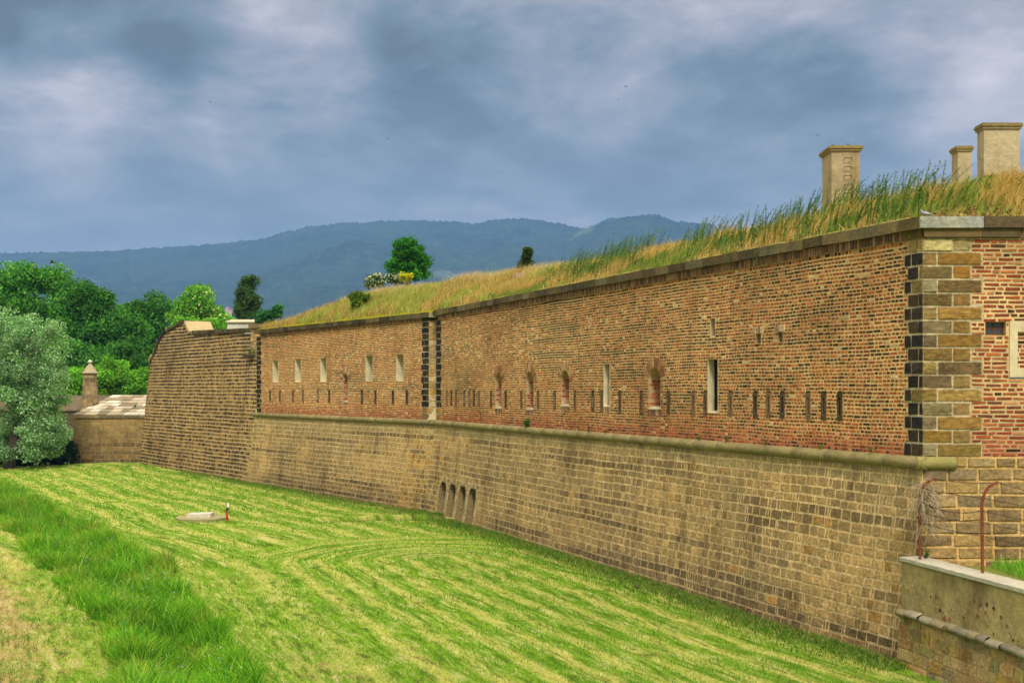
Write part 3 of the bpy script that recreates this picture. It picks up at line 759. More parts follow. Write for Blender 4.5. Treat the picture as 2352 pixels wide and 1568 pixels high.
mb=MB(); mb.lathe((tx,ty,zt+.68),[(.05,0),(.12,.04),(.15,.1),(.12,.18),(.05,.23),(.005,.24)],16,lin(206,198,180)); mb.build('ball_finial',M['concrete'],tur,True)
# ------------------------------------------------------------------ parapet with ledge at the right
pw=empty('parapet_wall',(6.9,21.7,GZ),'weathered cement-rendered parapet with a grey cap running down to the lower right','wall')
pd=(.2,-.9798); pn=(-.9798,-.2)
PW=Fr((6.79,21.95),pd,pn)
Lp=9.0
mb=MB(); nu,nz_=120,14
z0,z1=-3.86,-2.98; holes=[(R.uniform(.2,4.2),R.uniform(-3.8,-3.3),R.uniform(.012,.045)) for _ in range(38)]
mb.hexa([PW.P(0,z0,.03),PW.P(Lp,z0,.03),PW.P(Lp,z0,-.33),PW.P(0,z0,-.33),PW.P(0,z1,0),PW.P(Lp,z1,0),PW.P(Lp,z1,-.33),PW.P(0,z1,-.33)],lin(158,140,96))
mb.build('rendered_face',M['render'],pw)
mb=MB()
for s,z,r in holes:   # spalls where the render fell off the brick behind
    n=8; pts=[]; k=(z-z0)/(z1-z0); o=.03*(1-k)+.004
    for i in range(n):
        t=2*math.pi*i/n; q=r*R.uniform(.6,1.3); zz=z+q*math.sin(t)*1.1; pts.append(PW.P(s+q*math.cos(t),zz,.03*(1-(zz-z0)/(z1-z0))+.004))
    mb=MB(); mb.poly(pts,R.choice([lin(130,84,60),lin(150,100,74),lin(74,56,44),lin(186,164,130)])); mb.build('render_spall',M['brick'],pw)
mb=MB(); mb.hexa([PW.P(-.05,-2.98,.045),PW.P(Lp,-2.98,.045),PW.P(Lp,-2.98,-.38),PW.P(-.05,-2.98,-.38),PW.P(-.05,-2.92,.045),PW.P(Lp,-2.92,.045),PW.P(Lp,-2.91,-.38),PW.P(-.05,-2.91,-.38)],lin(176,170,150)); mb.build('cap',M['concrete'],pw)
mb=MB(); s=-.02
while s<Lp:
    e=s+R.uniform(.22,.45); c=R.choice([lin(138,130,108),lin(150,142,118),lin(120,112,92),lin(132,120,90)]); q=.13+R.uniform(-.02,.03); zz=-3.86+R.uniform(-.015,.015); h=.1
    pts=[]; n=8; rings=[]
    for t,k in ((s+.004,.82),(s+.03,.97),((s+e)/2,1.0),(e-.03,.97),(e-.004,.82)):
        b=len(mb.v)
        for i in range(n+1):
            a=math.pi*i/n-math.pi/2; mb.v.append(PW.P(t,zz+k*h*.75*math.sin(a)+R.uniform(-.008,.008),.01+k*q*math.cos(a)+R.uniform(-.01,.01)))
        rings.append(b)
    for g in range(4):
        for i in range(n): mb.f.append((rings[g]+i,rings[g+1]+i,rings[g+1]+i+1,rings[g]+i+1)); mb.c.append(c)
    s=e
mb.build('stone_ledge',M['concrete'],pw,True)
mb=MB(); PB=Fr(PW.O,pd,pn,.06,-3.9)
pc=lambda s,z:tuple(x*R.uniform(.85,1.1) for x in R.choice([lin(176,146,90),lin(160,134,86),lin(150,132,96),lin(184,156,104),lin(170,130,70)]))
masonry(mb,PB,courses(-5.1,-3.93,.2,.1),lambda z:[(-.1,Lp)],lambda r,p:R.uniform(.2,.5),lambda a,b:[],pc,.014,.012,.014,.02,.007,.008,mortar=lin(176,150,100))
mb.build('stone_base',M['stone'],pw)
# bank of earth behind the parapet
mb=MB(); 
def cap_at(v): return 2.915*F/(v-HZ)
def postpts(base,top,bend,h):
    x,y,z=base
    return [(x,y,z-.02),(x-.01,y,z+h*.55),(x-.01,y,z+h*.78),(x+.02,y,z+h*.88),(x+bend*.35,y,z+h*.96),(x+bend*.7,y,z+h*1.0),(x+bend,y,z+h*1.02)]
posts=[]
for (u,v,h,b,lab) in ((2114,1284,1.36,.27,'bent rusty iron fence post nearest the wall corner, wrapped in dry vine'),(2258,1316,1.42,.24,'bent rusty iron fence post farther out on the parapet cap, bare of vine')):
    Y=cap_at(v); x,y,z=px(u,v,Y); z=-2.925
    e=empty('fence_post',(x,y,z),lab,'fence post','bent iron posts on the parapet')
    mb=MB(); pts=postpts((x,y,z),0,b,h); pts=[Vector(p) for p in pts]
    # angle-iron section: two thin flanges
    for (dx,dy,wx,wy) in ((0,0,.018,.004),(-.016,.018,.004,.02)):
        for i in range(len(pts)-1):
            a,c=pts[i],pts[i+1]; t=(c-a).normalized(); sx=Vector((t.z,0,-t.x))
            o=sx*dx+Vector((0,dy,0))
            mb.hexa([a+o-sx*wx-Vector((0,wy,0)),a+o+sx*wx-Vector((0,wy,0)),a+o+sx*wx+Vector((0,wy,0)),a+o-sx*wx+Vector((0,wy,0)),c+o-sx*wx-Vector((0,wy,0)),c+o+sx*wx-Vector((0,wy,0)),c+o+sx*wx+Vector((0,wy,0)),c+o-sx*wx+Vector((0,wy,0))])
    mb.build('post_shaft',M['rust'],e)
    posts.append([Vector(p) for p in pts])
def at(pts,h):
    z=pts[0].z+h
    for a,b in zip(pts,pts[1:]):
        if a.z<=z<=b.z: return a.lerp(b,(z-a.z)/(b.z-a.z))
    return pts[-1]
step=(posts[1][0]-posts[0][0])
wl=['uppermost','second from the top','third from the top','fourth from the top','lowest']
for k,(h0,h1) in enumerate(((1.39,1.44),(1.25,1.22),(1.03,1.02),(.86,.84),(.66,.62))):
    a=at(posts[0],h0) if k else posts[0][-1]; b=at(posts[1],h1) if k else posts[1][-1]
    c=b+step*1.6+Vector((0,0,-.03)); mb=MB(); line=[]
    for (p,q,sag) in ((a,b,[.03,.02,.1,.05,.02][k]),(b,c,[.1,.03,.04,.03,.02][k])):
        for i in range(14):
            t=i/14; line.append(p.lerp(q,t)-Vector((0,0,sag*4*t*(1-t)))+Vector((0,0,R.uniform(-.003,.003))))
    line.append(c); mb.tube(line,.0045,4)
    for i in range(len(line)-1):
        for t in (.2,.7):
            p=line[i].lerp(line[i+1],t)
            for q in range(2):
                d=Vector((R.uniform(-1,1),R.uniform(-1,1),R.uniform(-1,1))).normalized()*.02; mb.tube([p-d,p+d],.0028,3)
    tag(mb.build('barbed_wire',M['darkiron']),'rusty barbed wire strand, %s, strung between the two bent posts'%wl[k],'barbed wire','barbed wire strands on the parapet')
# dry vine
mb=MB(); p0=posts[0]
for k in range(170):
    h=.5+.88*R.random()**.6; p=at(p0,h)+Vector((R.uniform(-.06,.12),R.uniform(-.08,.08),0)); line=[p]; d=Vector((R.uniform(-.5,1),R.uniform(-.5,.5),R.uniform(-.2,.6))).normalized()
    n=R.randint(6,11)
    for i in range(n):
        d=(d+Vector((R.uniform(-.5,.5),R.uniform(-.4,.4),R.uniform(-.75,.1)))).normalized(); line.append(line[-1]+d*R.uniform(.03,.07))
    g=R.uniform(.8,1.1); mb.tube(line,R.uniform(.003,.006),3,tuple(x*g for x in lin(178,162,136)),False)
tag(mb.build('dry_vine',M['dry']),'tangle of dead grey vine hanging on the bent post by the wall corner','dead vine')
# ------------------------------------------------------------------ foliage tools
def leaves(cent,size,cols,name,mat,parent=None,asp=.6,up=0.0):
    n=len(cent); d=NR.normal(size=(n,3)); d[:,2]+=up; d/=np.linalg.norm(d,axis=1)[:,None]
    e=NR.normal(size=(n,3)); e-= (e*d).sum(1)[:,None]*d; e/=np.linalg.norm(e,axis=1)[:,None]
    f=np.cross(d,e); s=np.asarray(size).reshape(-1,1)*np.ones((n,1))
    v=np.stack([cent-e*s,cent-f*s*asp,cent+e*s,cent+f*s*asp],1).reshape(-1,3)
    return np_mesh(name,v,np.arange(n*4).reshape(-1,4),cols,mat,parent)
def pick(pal,n,lo=.8,hi=1.2):
    pal=np.array(pal); return pal[NR.integers(0,len(pal),n)]*NR.uniform(lo,hi,(n,1))
def tree(name,label,cat,Y,blobs,pal,n,leaf,base,group=None,clump=.9,nclump=60,depth=.8,trunk_r=.22,asp=.6,fill=.5,limbs=9,fillpal=None):
    """blobs: (u,v,ru,rv) ellipses as seen, at distance Y; base=(u,z)"""
    bs=[]
    for u,v,ru,rv in blobs:
        x,y,z=px(u,v,Y); bs.append((x,y,z,ru/F*Y,ru/F*Y*depth,rv/F*Y))
    bs=np.array(bs); bx=px(base[0],0,Y)[0]; root=empty(name,(bx,Y,base[1]),label,cat,group)
    vol=(bs[:,3]*bs[:,5]); vol=vol/vol.sum()
    bi=NR.choice(len(bs),nclump,p=vol); d=NR.normal(size=(nclump,3)); d/=np.linalg.norm(d,axis=1)[:,None]
    rr=NR.uniform(.25,1,nclump)**(fill)
    cc=bs[bi,:3]+d*bs[bi,3:]*rr[:,None]*NR.uniform(.78,1.08,(nclump,1))
    cs=clump*NR.uniform(.55,1.25,nclump)
    ci=NR.integers(0,nclump,n); dd=NR.normal(size=(n,3)); dd/=np.linalg.norm(dd,axis=1)[:,None]
    rad=NR.uniform(0,1,n)**.45
    pos=cc[ci]+dd*(cs[ci]*rad)[:,None]*np.array([1,1,.75])
    cl=pick(pal,n,.75,1.25); tone=NR.uniform(.72,1.28,nclump)
    cl=cl*tone[ci][:,None]
    leaves(pos,leaf*NR.uniform(.6,1.3,n),cl,'crown',M['leaf'],root,asp,.3)
    mb=MB(); zt=bs[:,2].mean(); cx,cy=bs[:,0].mean(),bs[:,1].mean()
    mid=Vector((bx*.5+cx*.5,Y,base[1]*.45+zt*.55)); top=Vector((cx,cy,bs[:,2].max()))
    mb.tube([(bx,Y,base[1]-.2),tuple(Vector((bx,Y,base[1])).lerp(mid,.6)),tuple(mid),tuple(top)],[trunk_r*1.25,trunk_r,trunk_r*.8,trunk_r*.2],8)
    for k in NR.integers(0,nclump,limbs):
        q=Vector(cc[k]); st=mid.lerp(top,R.uniform(-.3,.5)); mb.tube([st,st.lerp(q,.5)+Vector((0,0,.1)),q],[trunk_r*.4,trunk_r*.25,trunk_r*.08],5)
    mb.build('trunk',M['bark'],root)
    return root
G_DARK=[lin(78,130,54),lin(62,114,50),lin(94,148,62),lin(52,98,46)]
G_MID=[lin(88,152,50),lin(104,168,58),lin(72,134,46),lin(122,178,66)]
G_LIGHT=[lin(110,172,48),lin(128,186,56),lin(90,156,40),lin(150,190,70)]
G_SILV=[lin(120,162,104),lin(144,182,126),lin(168,198,150),lin(96,144,86),lin(184,206,166),lin(80,128,74)]
tree('silver_willow','large silvery-leaved willow filling the left edge in front of the low wall','tree',76,[(40,830,95,105),(-10,920,120,120),(95,930,75,110),(60,1000,95,60),(115,800,45,70),(30,760,50,45),(130,880,40,60),(-60,850,90,120),(30,1030,110,34),(110,1010,50,36),(80,880,80,90)],G_SILV,85000,.085,(20,GZ),clump=.75,nclump=260,trunk_r=.3,asp=.38,depth=.9)
TG='trees beyond the low wall'
tree('broadleaf_tree','tall dark green tree at the left edge, highest of the group behind the willow','tree',118,[(50,690,80,75),(100,640,45,36),(20,650,50,45),(-40,720,80,100),(60,790,110,80),(130,646,26,34),(150,720,40,60),(170,800,50,80)],G_MID+G_DARK[:2],64000,.16,(50,GZ),TG,1.5,95,trunk_r=.4)
tree('broadleaf_tree','dark rounded tree behind the pinnacle, right of the tallest one','tree',112,[(200,730,58,80),(180,680,30,34),(225,700,40,40),(250,750,40,60),(190,800,60,60),(262,706,14,20),(280,790,50,60)],G_DARK+G_MID[:1],52000,.15,(205,GZ),TG,1.4,80,trunk_r=.4)
tree('broadleaf_tree','dark tree directly left of the gabled stone wall','tree',116,[(320,760,62,70),(345,715,36,32),(375,700,28,24),(300,820,60,50),(290,730,24,20)],G_DARK,36000,.15,(330,GZ),TG,1.3,80,trunk_r=.4)
tree('broadleaf_tree','low dark tree in the shade below the other dark trees, just above the light bushes','tree',100,[(200,840,60,50),(290,840,70,50),(150,860,60,60)],G_DARK,26000,.15,(240,GZ),TG,1.2,60,trunk_r=.3)
tree('flowering_tree','bright green tree with creamy blossom rising behind the gable of the stone wall','tree',104,[(450,712,48,42),(425,730,36,34),(480,725,34,34),(440,690,26,24),(510,742,20,16),(462,678,14,16)],G_LIGHT[:1]+G_MID+[lin(190,204,120)],26000,.13,(450,GZ),TG,1.0,80,trunk_r=.3)
tree('green_shrub','bright green arching shrub directly above the coping of the stone wall','shrub',90,[(450,752,60,16),(430,742,30,12),(500,752,30,12)],G_LIGHT+G_MID,6000,.12,(450,0),None,.6,40,trunk_r=.12)
for (b,lab,base) in (([(255,850,38,28),(265,880,44,40),(230,880,22,40)],'light green bush right behind the pinnacle, tallest of the three bushes',255),([(310,885,34,36),(330,870,16,22)],'light green bush between the pinnacle and the stone wall',312),([(178,880,26,36),(165,900,20,30)],'light green bush between the willow and the pinnacle',176)):
    tree('light_bush',lab,'bush',92,b,G_LIGHT+G_MID[1:2],14000,.09,(base,GZ),'bushes behind the low wall',.6,50,trunk_r=.12)
tree('low_hedge','low dark green hedge behind the silvery willow and the light bushes','hedge',101,[(60,960,150,60),(200,950,90,60),(330,930,60,60)],G_DARK,30000,.2,(120,GZ),None,1.0,120,trunk_r=.1)
tree('willow_shade_leaves','dark shaded undergrowth under the silver willow, at the left end of the low wall','bush',79.3,[(60,1040,120,26),(140,1030,22,28)],[lin(30,52,32),lin(40,64,36)],9000,.12,(90,GZ),None,.6,70,trunk_r=.06)  # near-black leaf mass added to imitate the shade beneath the willow
tree('poplar_tree','slender upright olive-green poplar standing alone left of the grassy mound','tree',96,[(568,690,22,42),(570,655,16,22),(560,715,20,22),(582,700,14,30)],[lin(62,92,44),lin(78,110,54),lin(48,76,38),lin(96,120,66)],14000,.09,(568,0),None,.55,60,trunk_r=.16,asp=.5)
tree('elm_tree','vivid green leafy tree standing alone on the grassy mound','tree',74,[(935,595,36,42),(918,580,22,28),(952,575,22,28),(968,600,16,28),(915,615,24,22),(950,625,36,18),(938,556,16,18)],[lin(50,116,36),lin(66,138,42),lin(40,96,32),lin(88,156,52)],20000,.07,(938,4.8),None,.42,90,trunk_r=.13,asp=.5)
tree('conifer','small dark pointed conifer at the top of the wall left of the tall weeds','tree',52,[(1208,610,15,18),(1210,592,11,14),(1214,578,6,9)],[lin(44,62,32),lin(64,82,36),lin(84,96,42)],2600,.05,(1210,4.2),None,.2,45,trunk_r=.05)
tree('blossom_shrub','round shrub with white blossom on the mound, left of its blossoming neighbour','shrub',66,[(862,645,20,13),(850,652,14,8),(866,636,10,8)],[lin(50,84,46),lin(70,104,60),lin(214,214,180)],2200,.06,(862,4.6),'white blossoming shrubs on the mound',.28,40,trunk_r=.04)
tree('blossom_shrub','shrub with white blossom at the foot of the vivid green tree','shrub',66,[(905,640,20,12),(925,640,14,10)],[lin(50,84,46),lin(70,104,60),lin(214,214,180)],2200,.06,(905,4.7),'white blossoming shrubs on the mound',.28,40,trunk_r=.04)
tree('broom_bush','yellow flowering broom beside the vivid green tree','bush',65,[(932,638,12,10),(940,632,6,9)],[lin(220,204,40),lin(200,190,40),lin(130,150,50)],1300,.05,(932,4.7),None,.2,22,trunk_r=.03)
tree('green_shrub','single rounded green shrub in the dry grass of the far mound','shrub',57,[(823,690,19,20),(815,680,12,10),(832,684,12,12)],[lin(96,118,36),lin(76,98,30),lin(118,140,48)],3000,.055,(823,3.5),None,.25,50,trunk_r=.04)
tree('green_shrub','blue-green bush showing at the far left foot of the grassy mound','shrub',72,[(615,730,20,16),(635,715,12,14),(600,735,14,10)],[lin(50,104,56),lin(70,128,66)],2500,.08,(615,1.5),None,.35,35,trunk_r=.05)
# pale shed behind the stone wall
sh=empty('pale_shed',(px(565,0,76)[0],76,2),'low pale panelled shed roof showing behind the dark stone wall','shed')
x0,_,zt_=px(528,734,76); x1=px(625,0,76)[0]; zb2=(HZ-775)/F*76; zm=(HZ-742)/F*76
mb=MB(); mb.hexa([(x0-.1,75.4,zb2),(x1,75.4,zb2),(x1,78,zb2),(x0-.1,78,zb2),(x0,75.4,zm),(x1,75.4,zm),(x1,78,zm),(x0,78,zm)],lin(196,192,176)); mb.build('wall',M['plaster'],sh)
mb=MB()
for k in range(4):
    a=x0-.08+(x1-x0)*k/4; b=x0-.08+(x1-x0)*(k+.97)/4+.1*(k==3)
    mb.hexa([(a,75.3,zm),(b,75.3,zm),(b,76.7,zt_),(a,76.7,zt_),(a,75.3,zm+.05),(b,75.3,zm+.05),(b,76.7,zt_+.05),(a,76.7,zt_+.05)],lin(186,176,146)); 
    mb.hexa([(a,76.7,zt_-.01),(b,76.7,zt_-.01),(b,78.1,zm),(a,78.1,zm),(a,76.7,zt_+.05),(b,76.7,zt_+.05),(b,78.1,zm+.05),(a,78.1,zm+.05)],lin(176,166,136))
mb.build('roof',M['concrete'],sh)
# ------------------------------------------------------------------ the grassed mound on the walls
PV=[np.array([16.3,22.3]),np.array([7.26,22.3]),np.array([-3.1,49.25]),np.array([-13.03,64.5]),np.array([-12.44,67.27])]
MV=[np.array([0,1.0]),np.array([.688,1.0]),np.array([.896,.4565]),np.array([.838,.546]),np.array([.838,.546])]
SL=[0]; 
for a,b in zip(PV,PV[1:]): SL.append(SL[-1]+float(np.linalg.norm(b-a)))
SL=np.array(SL)
P1x=[0,.2,.5,1,3,8,13,16,20,40,60]; P1z=[0,.03,.12,.36,1.05,1.9,2.85,3.34,3.45,2.6,0]
P2x=[0,.2,.5,1,3,5,12,25,60]; P2z=[0,.05,.2,.5,1.3,1.62,1.75,1.2,-1]
def mound(s,w):
    s=np.asarray(s,float); w=np.asarray(w,float)
    x=np.interp(s,SL,[p[0] for p in PV])+w*np.interp(s,SL,[m[0] for m in MV])
    y=np.interp(s,SL,[p[1] for p in PV])+w*np.interp(s,SL,[m[1] for m in MV])
    q=sm(SL[2]-6,SL[2]+1,s); e=1-sm(SL[3]-4.5,SL[3]+.3,s)*1.0
    p=np.interp(w,P1x,P1z)*(1-q)+np.interp(w,P2x,P2z)*q*(.12+.88*e)
    bump=(fbm(x,y,.45,5)-.5)*.5*sm(.3,2.5,w)
    z=2.99+p+bump-4.5*sm(SL[3]+.2,SL[4],s)
    return np.stack([x,y,z],-1)
ss=np.linspace(0,SL[-1],260); ww=np.concatenate([np.linspace(.0,4,26),np.linspace(4.4,18,24),np.linspace(20,60,12)])
g=mound(ss[:,None]*np.ones(len(ww)),ww[None,:]*np.ones((len(ss),1))); ni,nj=g.shape[:2]
idx=np.arange(ni*nj).reshape(ni,nj); q=np.stack([idx[:-1,:-1],idx[1:,:-1],idx[1:,1:],idx[:-1,1:]],-1).reshape(-1,4)
m,nt=newmat('embankment_soil'); L=nt.links.new; co=objco(nt)
f=noise(nt,co,3.0,6,.7); f2=noise(nt,co,22,5,.7)
c=mix(nt,mapr(nt,f,.4,.6,0,1),lin(132,112,58),lin(120,126,52)); c=mix(nt,mapr(nt,f2,.4,.62,0,1),c,lin(176,148,82))
b=N(nt,'ShaderNodeBsdfDiffuse'); L(c,b.inputs[0]); bp=N(nt,'ShaderNodeBump'); bp.inputs['Distance'].default_value=.08; L(f2,bp.inputs['Height']); L(bp.outputs[0],b.inputs['Normal'])
o=N(nt,'ShaderNodeOutputMaterial'); L(b.outputs[0],o.inputs[0])
tag(np_mesh('embankment',g.reshape(-1,3),q[:,::-1],None,m),kind='structure')
def blades(base,h,w,lean,cols,name,mat,bend=.5,leandir=None,kind=None,label=None,cat=None):
    n=len(base); a=NR.uniform(0,2*math.pi,n); side=np.stack([np.cos(a),np.sin(a),np.zeros(n)],1)
    if leandir is None: ld=NR.normal(size=(n,3)); ld[:,2]=0; ld/=np.linalg.norm(ld,axis=1)[:,None]
    else: ld=np.array(leandir)[None,:]+NR.normal(size=(n,3))*.8; ld[:,2]=0
    h=h.reshape(-1,1); w=w.reshape(-1,1); lean=np.asarray(lean).reshape(-1,1)*np.ones((n,1))
    upv=np.array([0,0,1.0]); m1=base+upv*h*.5+ld*h*lean*.25; t=base+upv*h*(1-.25*lean**2)+ld*h*lean
    v=np.stack([base-side*w*.5,base+side*w*.5,m1+side*w*.42,m1-side*w*.42,t+side*w*.08,t-side*w*.08],1).reshape(-1,3)
    k=np.arange(n)*6; qq=np.concatenate([np.stack([k,k+1,k+2,k+3],1),np.stack([k+3,k+2,k+4,k+5],1)])
    o=np_mesh(name,v,qq,np.concatenate([cols,cols]),mat)
    if kind: tag(o,label,cat,None,kind)
    return o
DRYP=[lin(196,164,92),lin(180,146,72),lin(210,184,116),lin(168,140,70),lin(188,170,96)]
GOLD=[lin(204,170,92),lin(194,160,84),lin(184,158,92)]; OLIV=[lin(132,146,60),lin(112,134,54),lin(150,158,70),lin(96,122,50)]
def mound_grass(n,s0,s1,w0,w1,pal,hr,wd,lean,name,label,pw=1.0,ldir=None,clump=None,thr=.5,seed=1,frac=None):
    s=NR.uniform(s0,s1,n); w=w0+(w1-w0)*NR.uniform(0,1,n)**pw
    if clump:
        k=fbm(s,w*1.5,clump,seed,2)>thr; s=s[k]; w=w[k]
    k=NR.uniform(0,1,len(s))<np.where((w<1.0)&(s<SL[1]+7),.12+.5*(w>.6),1.0); s=s[k]; w=w[k]
    b=mound(s,w); n=len(b); cl=pick(pal,n); 
    if frac is not None:
        f=fbm(b[:,0],b[:,1],.5,seed+9,3)>.5; cl[f]=pick(frac,int(f.sum()))
    blades(b,NR.uniform(*hr,n),NR.uniform(wd*.7,wd*1.3,n),NR.uniform(lean*.5,lean*1.3,n),cl,name,M['dry'],kind='stuff',label=label,cat='grass',leandir=ldir)
WND=(.9,.2,0)
J=SL[2]
mound_grass(60000,0,J,.15,4.0,DRYP,(.10,.36),.012,.7,'dry_grass','short dry straw-coloured grass on the bank above the long brick wall',1.2,WND,frac=OLIV)
mound_grass(26000,0,J,3.0,18,DRYP+[lin(214,188,110)],(.1,.28),.022,.6,'dry_grass','short bleached grass on the top of the bank around the chimneys',1.0,WND)
mound_grass(42000,0,J-3,.4,2.6,GOLD+DRYP[:2],(.35,.6),.009,.75,'golden_grass','tall golden grass tufts above the long brick wall',1.2,WND,clump=1.1,thr=.62,seed=4)
mound_grass(70000,J-6,SL[3]+.2,.15,6.5,DRYP+OLIV[2:3],(.22,.55),.02,.75,'feather_grass','long wind-blown pale and golden grass covering the far mound',1.0,WND,frac=[lin(168,172,78),lin(150,160,66),lin(182,176,96)])
mound_grass(16000,J-5,J+12,2.6,5.5,[lin(216,200,150),lin(204,184,130),lin(190,170,110)],(.4,.7),.013,.7,'feather_grass','tall pale silvery grass heads along the crest of the far mound',1.0,WND,clump=.3,thr=.45,seed=8)
# tufts of low yellow moss and sedum along the coping
s=NR.uniform(J-4,SL[3],26000); k=fbm(s,s*0,.6,3,2)>.42; s=s[k]; w=NR.uniform(.0,.35,len(s)); b=mound(s,w); b[:,2]+=NR.uniform(0,.1,len(s))*fbm(s,w,3,2)
tag(leaves(b,np.full(len(b),.022),pick([lin(206,200,40),lin(186,184,44),lin(160,160,50)],len(b)),'yellow_moss',M['leaf']),'bright yellow moss cushions along the coping of the far wall','moss',None,'stuff')
s=NR.uniform(8,J-3,30000); k=fbm(s,s*0,1.6,13,2)>.5; s=s[k]; w=NR.uniform(.0,.3,len(s)); b=mound(s,w); b[:,2]+=NR.uniform(0,.09,len(s))
tag(leaves(b,np.full(len(b),.018),pick([lin(196,176,110),lin(170,150,84),lin(150,146,80),lin(206,190,130)],len(b)),'sedum',M['leaf']),'pale sedum cushions along the coping of the long brick wall','ground cover',None,'stuff')
# tall green weeds
def weeds(n,s0,s1,w0,w1,hr,name,label,pal,ldir=(.85,.1),seed=2,thr=.4,sc=.5):
    V=[];Q=[];C=[]
    s=NR.uniform(s0,s1,n); w=NR.uniform(w0,w1,n); k=fbm(s,w,sc,seed,2)>thr; s=s[k];w=w[k]; base=mound(s,w)
    for b in base:
        h=R.uniform(*hr); ln=R.uniform(.05,.75)*h; a=R.uniform(-1.0,1.0); dx=ldir[0]*math.cos(a)-ldir[1]*math.sin(a); dy=ldir[0]*math.sin(a)+ldir[1]*math.cos(a)
        c0=np.array(R.choice(pal))*R.uniform(.75,1.2); prev=None; m=9
        def pt(t): return np.array([b[0]+dx*ln*t**1.8,b[1]+dy*ln*t**1.8,b[2]+h*t*(1-.12*t)])
        for i in range(m):
            p=pt(i/(m-1)); wd=.006*(1-i/m)+.0025
            i0=len(V); V+= [p+np.array([-wd,0,0]),p+np.array([wd,0,0])]
            if i: Q.append((i0-2,i0-1,i0+1,i0)); C.append(c0*.8)
        nl=int(34*h)+10
        for j in range(nl):
            t=R.uniform(.12,1.0)**.8; p=pt(t); L_=R.uniform(.03,.075)*(1.25-t*.7); an=R.uniform(0,6.28); d=np.array([math.cos(an)*.7+.35,math.sin(an)*.7,R.uniform(.2,1.0)]); d/=np.linalg.norm(d)
            sd=np.cross(d,[R.uniform(-1,1),R.uniform(-1,1),R.uniform(-1,1)]); sd/=np.linalg.norm(sd)+1e-6; sd*=L_*.2
            i0=len(V); V+=[p,p+d*L_*.5+sd,p+d*L_,p+d*L_*.5-sd]; Q.append((i0,i0+1,i0+2,i0+3)); C.append(c0*R.uniform(.8,1.3))
    o=np_mesh(name,np.array(V),np.array(Q),np.array(C),M['leaf']); return tag(o,label,'weeds',None,'stuff')
GW=[lin(78,110,48),lin(92,124,58),lin(64,92,44),lin(112,136,72),lin(104,120,58)]
S0=SL[1]
weeds(1150,S0-.3,S0+22,.6,3.2,(.35,1.02),'tall_weeds','tall feathery green weeds bent by the wind above the long brick wall',GW,thr=.42,sc=.35)
weeds(560,S0+.5,S0+20,.25,1.6,(.25,.6),'low_weeds','low green weeds at the edge of the coping of the long brick wall',GW,thr=.45,sc=.7,seed=7)
weeds(90,S0-6,S0,.8,2.2,(.25,.5),'low_weeds','sparse green weeds above the coping right of the corner',GW,thr=.4,sc=.7,seed=8)
weeds(60,J,SL[3]-1,.3,2.0,(.3,.6),'low_weeds','dark green weeds scattered in the dry grass of the far mound',[lin(70,90,44),lin(86,84,50)],thr=.35,seed=9)
# broken earth clods behind the corner coping
n=5200; s=NR.uniform(1,S0+9,n); w=NR.uniform(.05,1.1,n)**1.0; b=mound(s,w); b[:,2]+=.012
tag(leaves(b,NR.uniform(.015,.045,n),pick([lin(120,84,58),lin(150,112,76),lin(96,70,50),lin(186,156,104)],n),'earth_clods',M['dry']),'crumbling brown earth and dead stalks behind the corner coping','earth',None,'stuff')
# coping stone fragment block on mound
e=tag(MB(),None) if False else None
mb=MB(); x,y,z=px(1197,631,47); mb.box(x-.2,x+.14,y-.15,y+.2,z-.12,z+.07,lin(186,164,128),.03); mb.box(x-.34,x-.22,y-.1,y+.15,z-.12,z-.0,lin(170,140,104),.02)
tag(mb.build('stone_block',M['concrete']),'pale loose stone block lying in the grass at the foot of the dark conifer','stone')
# ------------------------------------------------------------------ chimneys
def chimney(u0,u1,Y,dep,vt,zb,capo,caph,label,rungs,bc):
    x0=(u0-CU)/F*Y; x1=(u1-CU)/F*Y; zt=(HZ-vt)/F*Y
    e=empty('chimney',((x0+x1)/2,Y+dep/2,zb),label,'chimney','chimneys on the bank')
    mb=MB(); n=6
    for k in range(n):
        z0=zb-.5+(zt-caph-zb+.5)*k/n; z1=zb-.5+(zt-caph-zb+.5)*(k+1)/n
        for a,b in (((x0,Y),(x1,Y)),((x1,Y),(x1,Y+dep)),((x1,Y+dep),(x0,Y+dep)),((x0,Y+dep),(x0,Y))):
            mb.quad((a[0],a[1],z0),(b[0],b[1],z0),(b[0],b[1],z1),(a[0],a[1],z1),bc)
    mb.build('shaft',M['render2'],e)
    mb=MB(); o=capo; mb.box(x0-o*.6,x1+o*.6,Y-o*.6,Y+dep+o*.6,zt-caph,zt-caph*.55,tuple(x*.7 for x in bc)); mb.hexa([(x0-o,Y-o,zt-caph*.54),(x1+o,Y-o,zt-caph*.54),(x1+o,Y+dep+o,zt-caph*.54),(x0-o,Y+dep+o,zt-caph*.54),(x0-o,Y-o,zt-.02),(x1+o,Y-o,zt-.02),(x1+o,Y+dep+o,zt-.02),(x0-o,Y+dep+o,zt-.02)],lin(136,122,82))
    mb.box(x0-o*.7,x1+o*.7,Y-o*.7,Y+dep+o*.7,zt-.021,zt+.02,lin(138,126,84)); mb.build('cap',M['lichen'],e)
    for k in range(rungs):
        z=zt-.42-k*.3; c=x0+(x1-x0)*.56; w=.13
        mb=MB(); mb.tube([(c-w,Y+.02,z-.05),(c-w,Y-.13,z),(c+w,Y-.13,z),(c+w,Y+.02,z-.05)],.012,6); mb.build('rung',M['iron'],e)
    return e,x0,x1,zt
M['render2']=masonry_mat('chimney_render',stain=(.5,.44,.34),stain_amt=.8,bump=1.2,fine=7,grain=.18)
e,x0,x1,zt=chimney(1910,1975,43,1.3,336,5.9,.1,.16,'tall rendered chimney with iron climbing rungs, left of the other two',5,lin(172,156,120))
mb=MB()
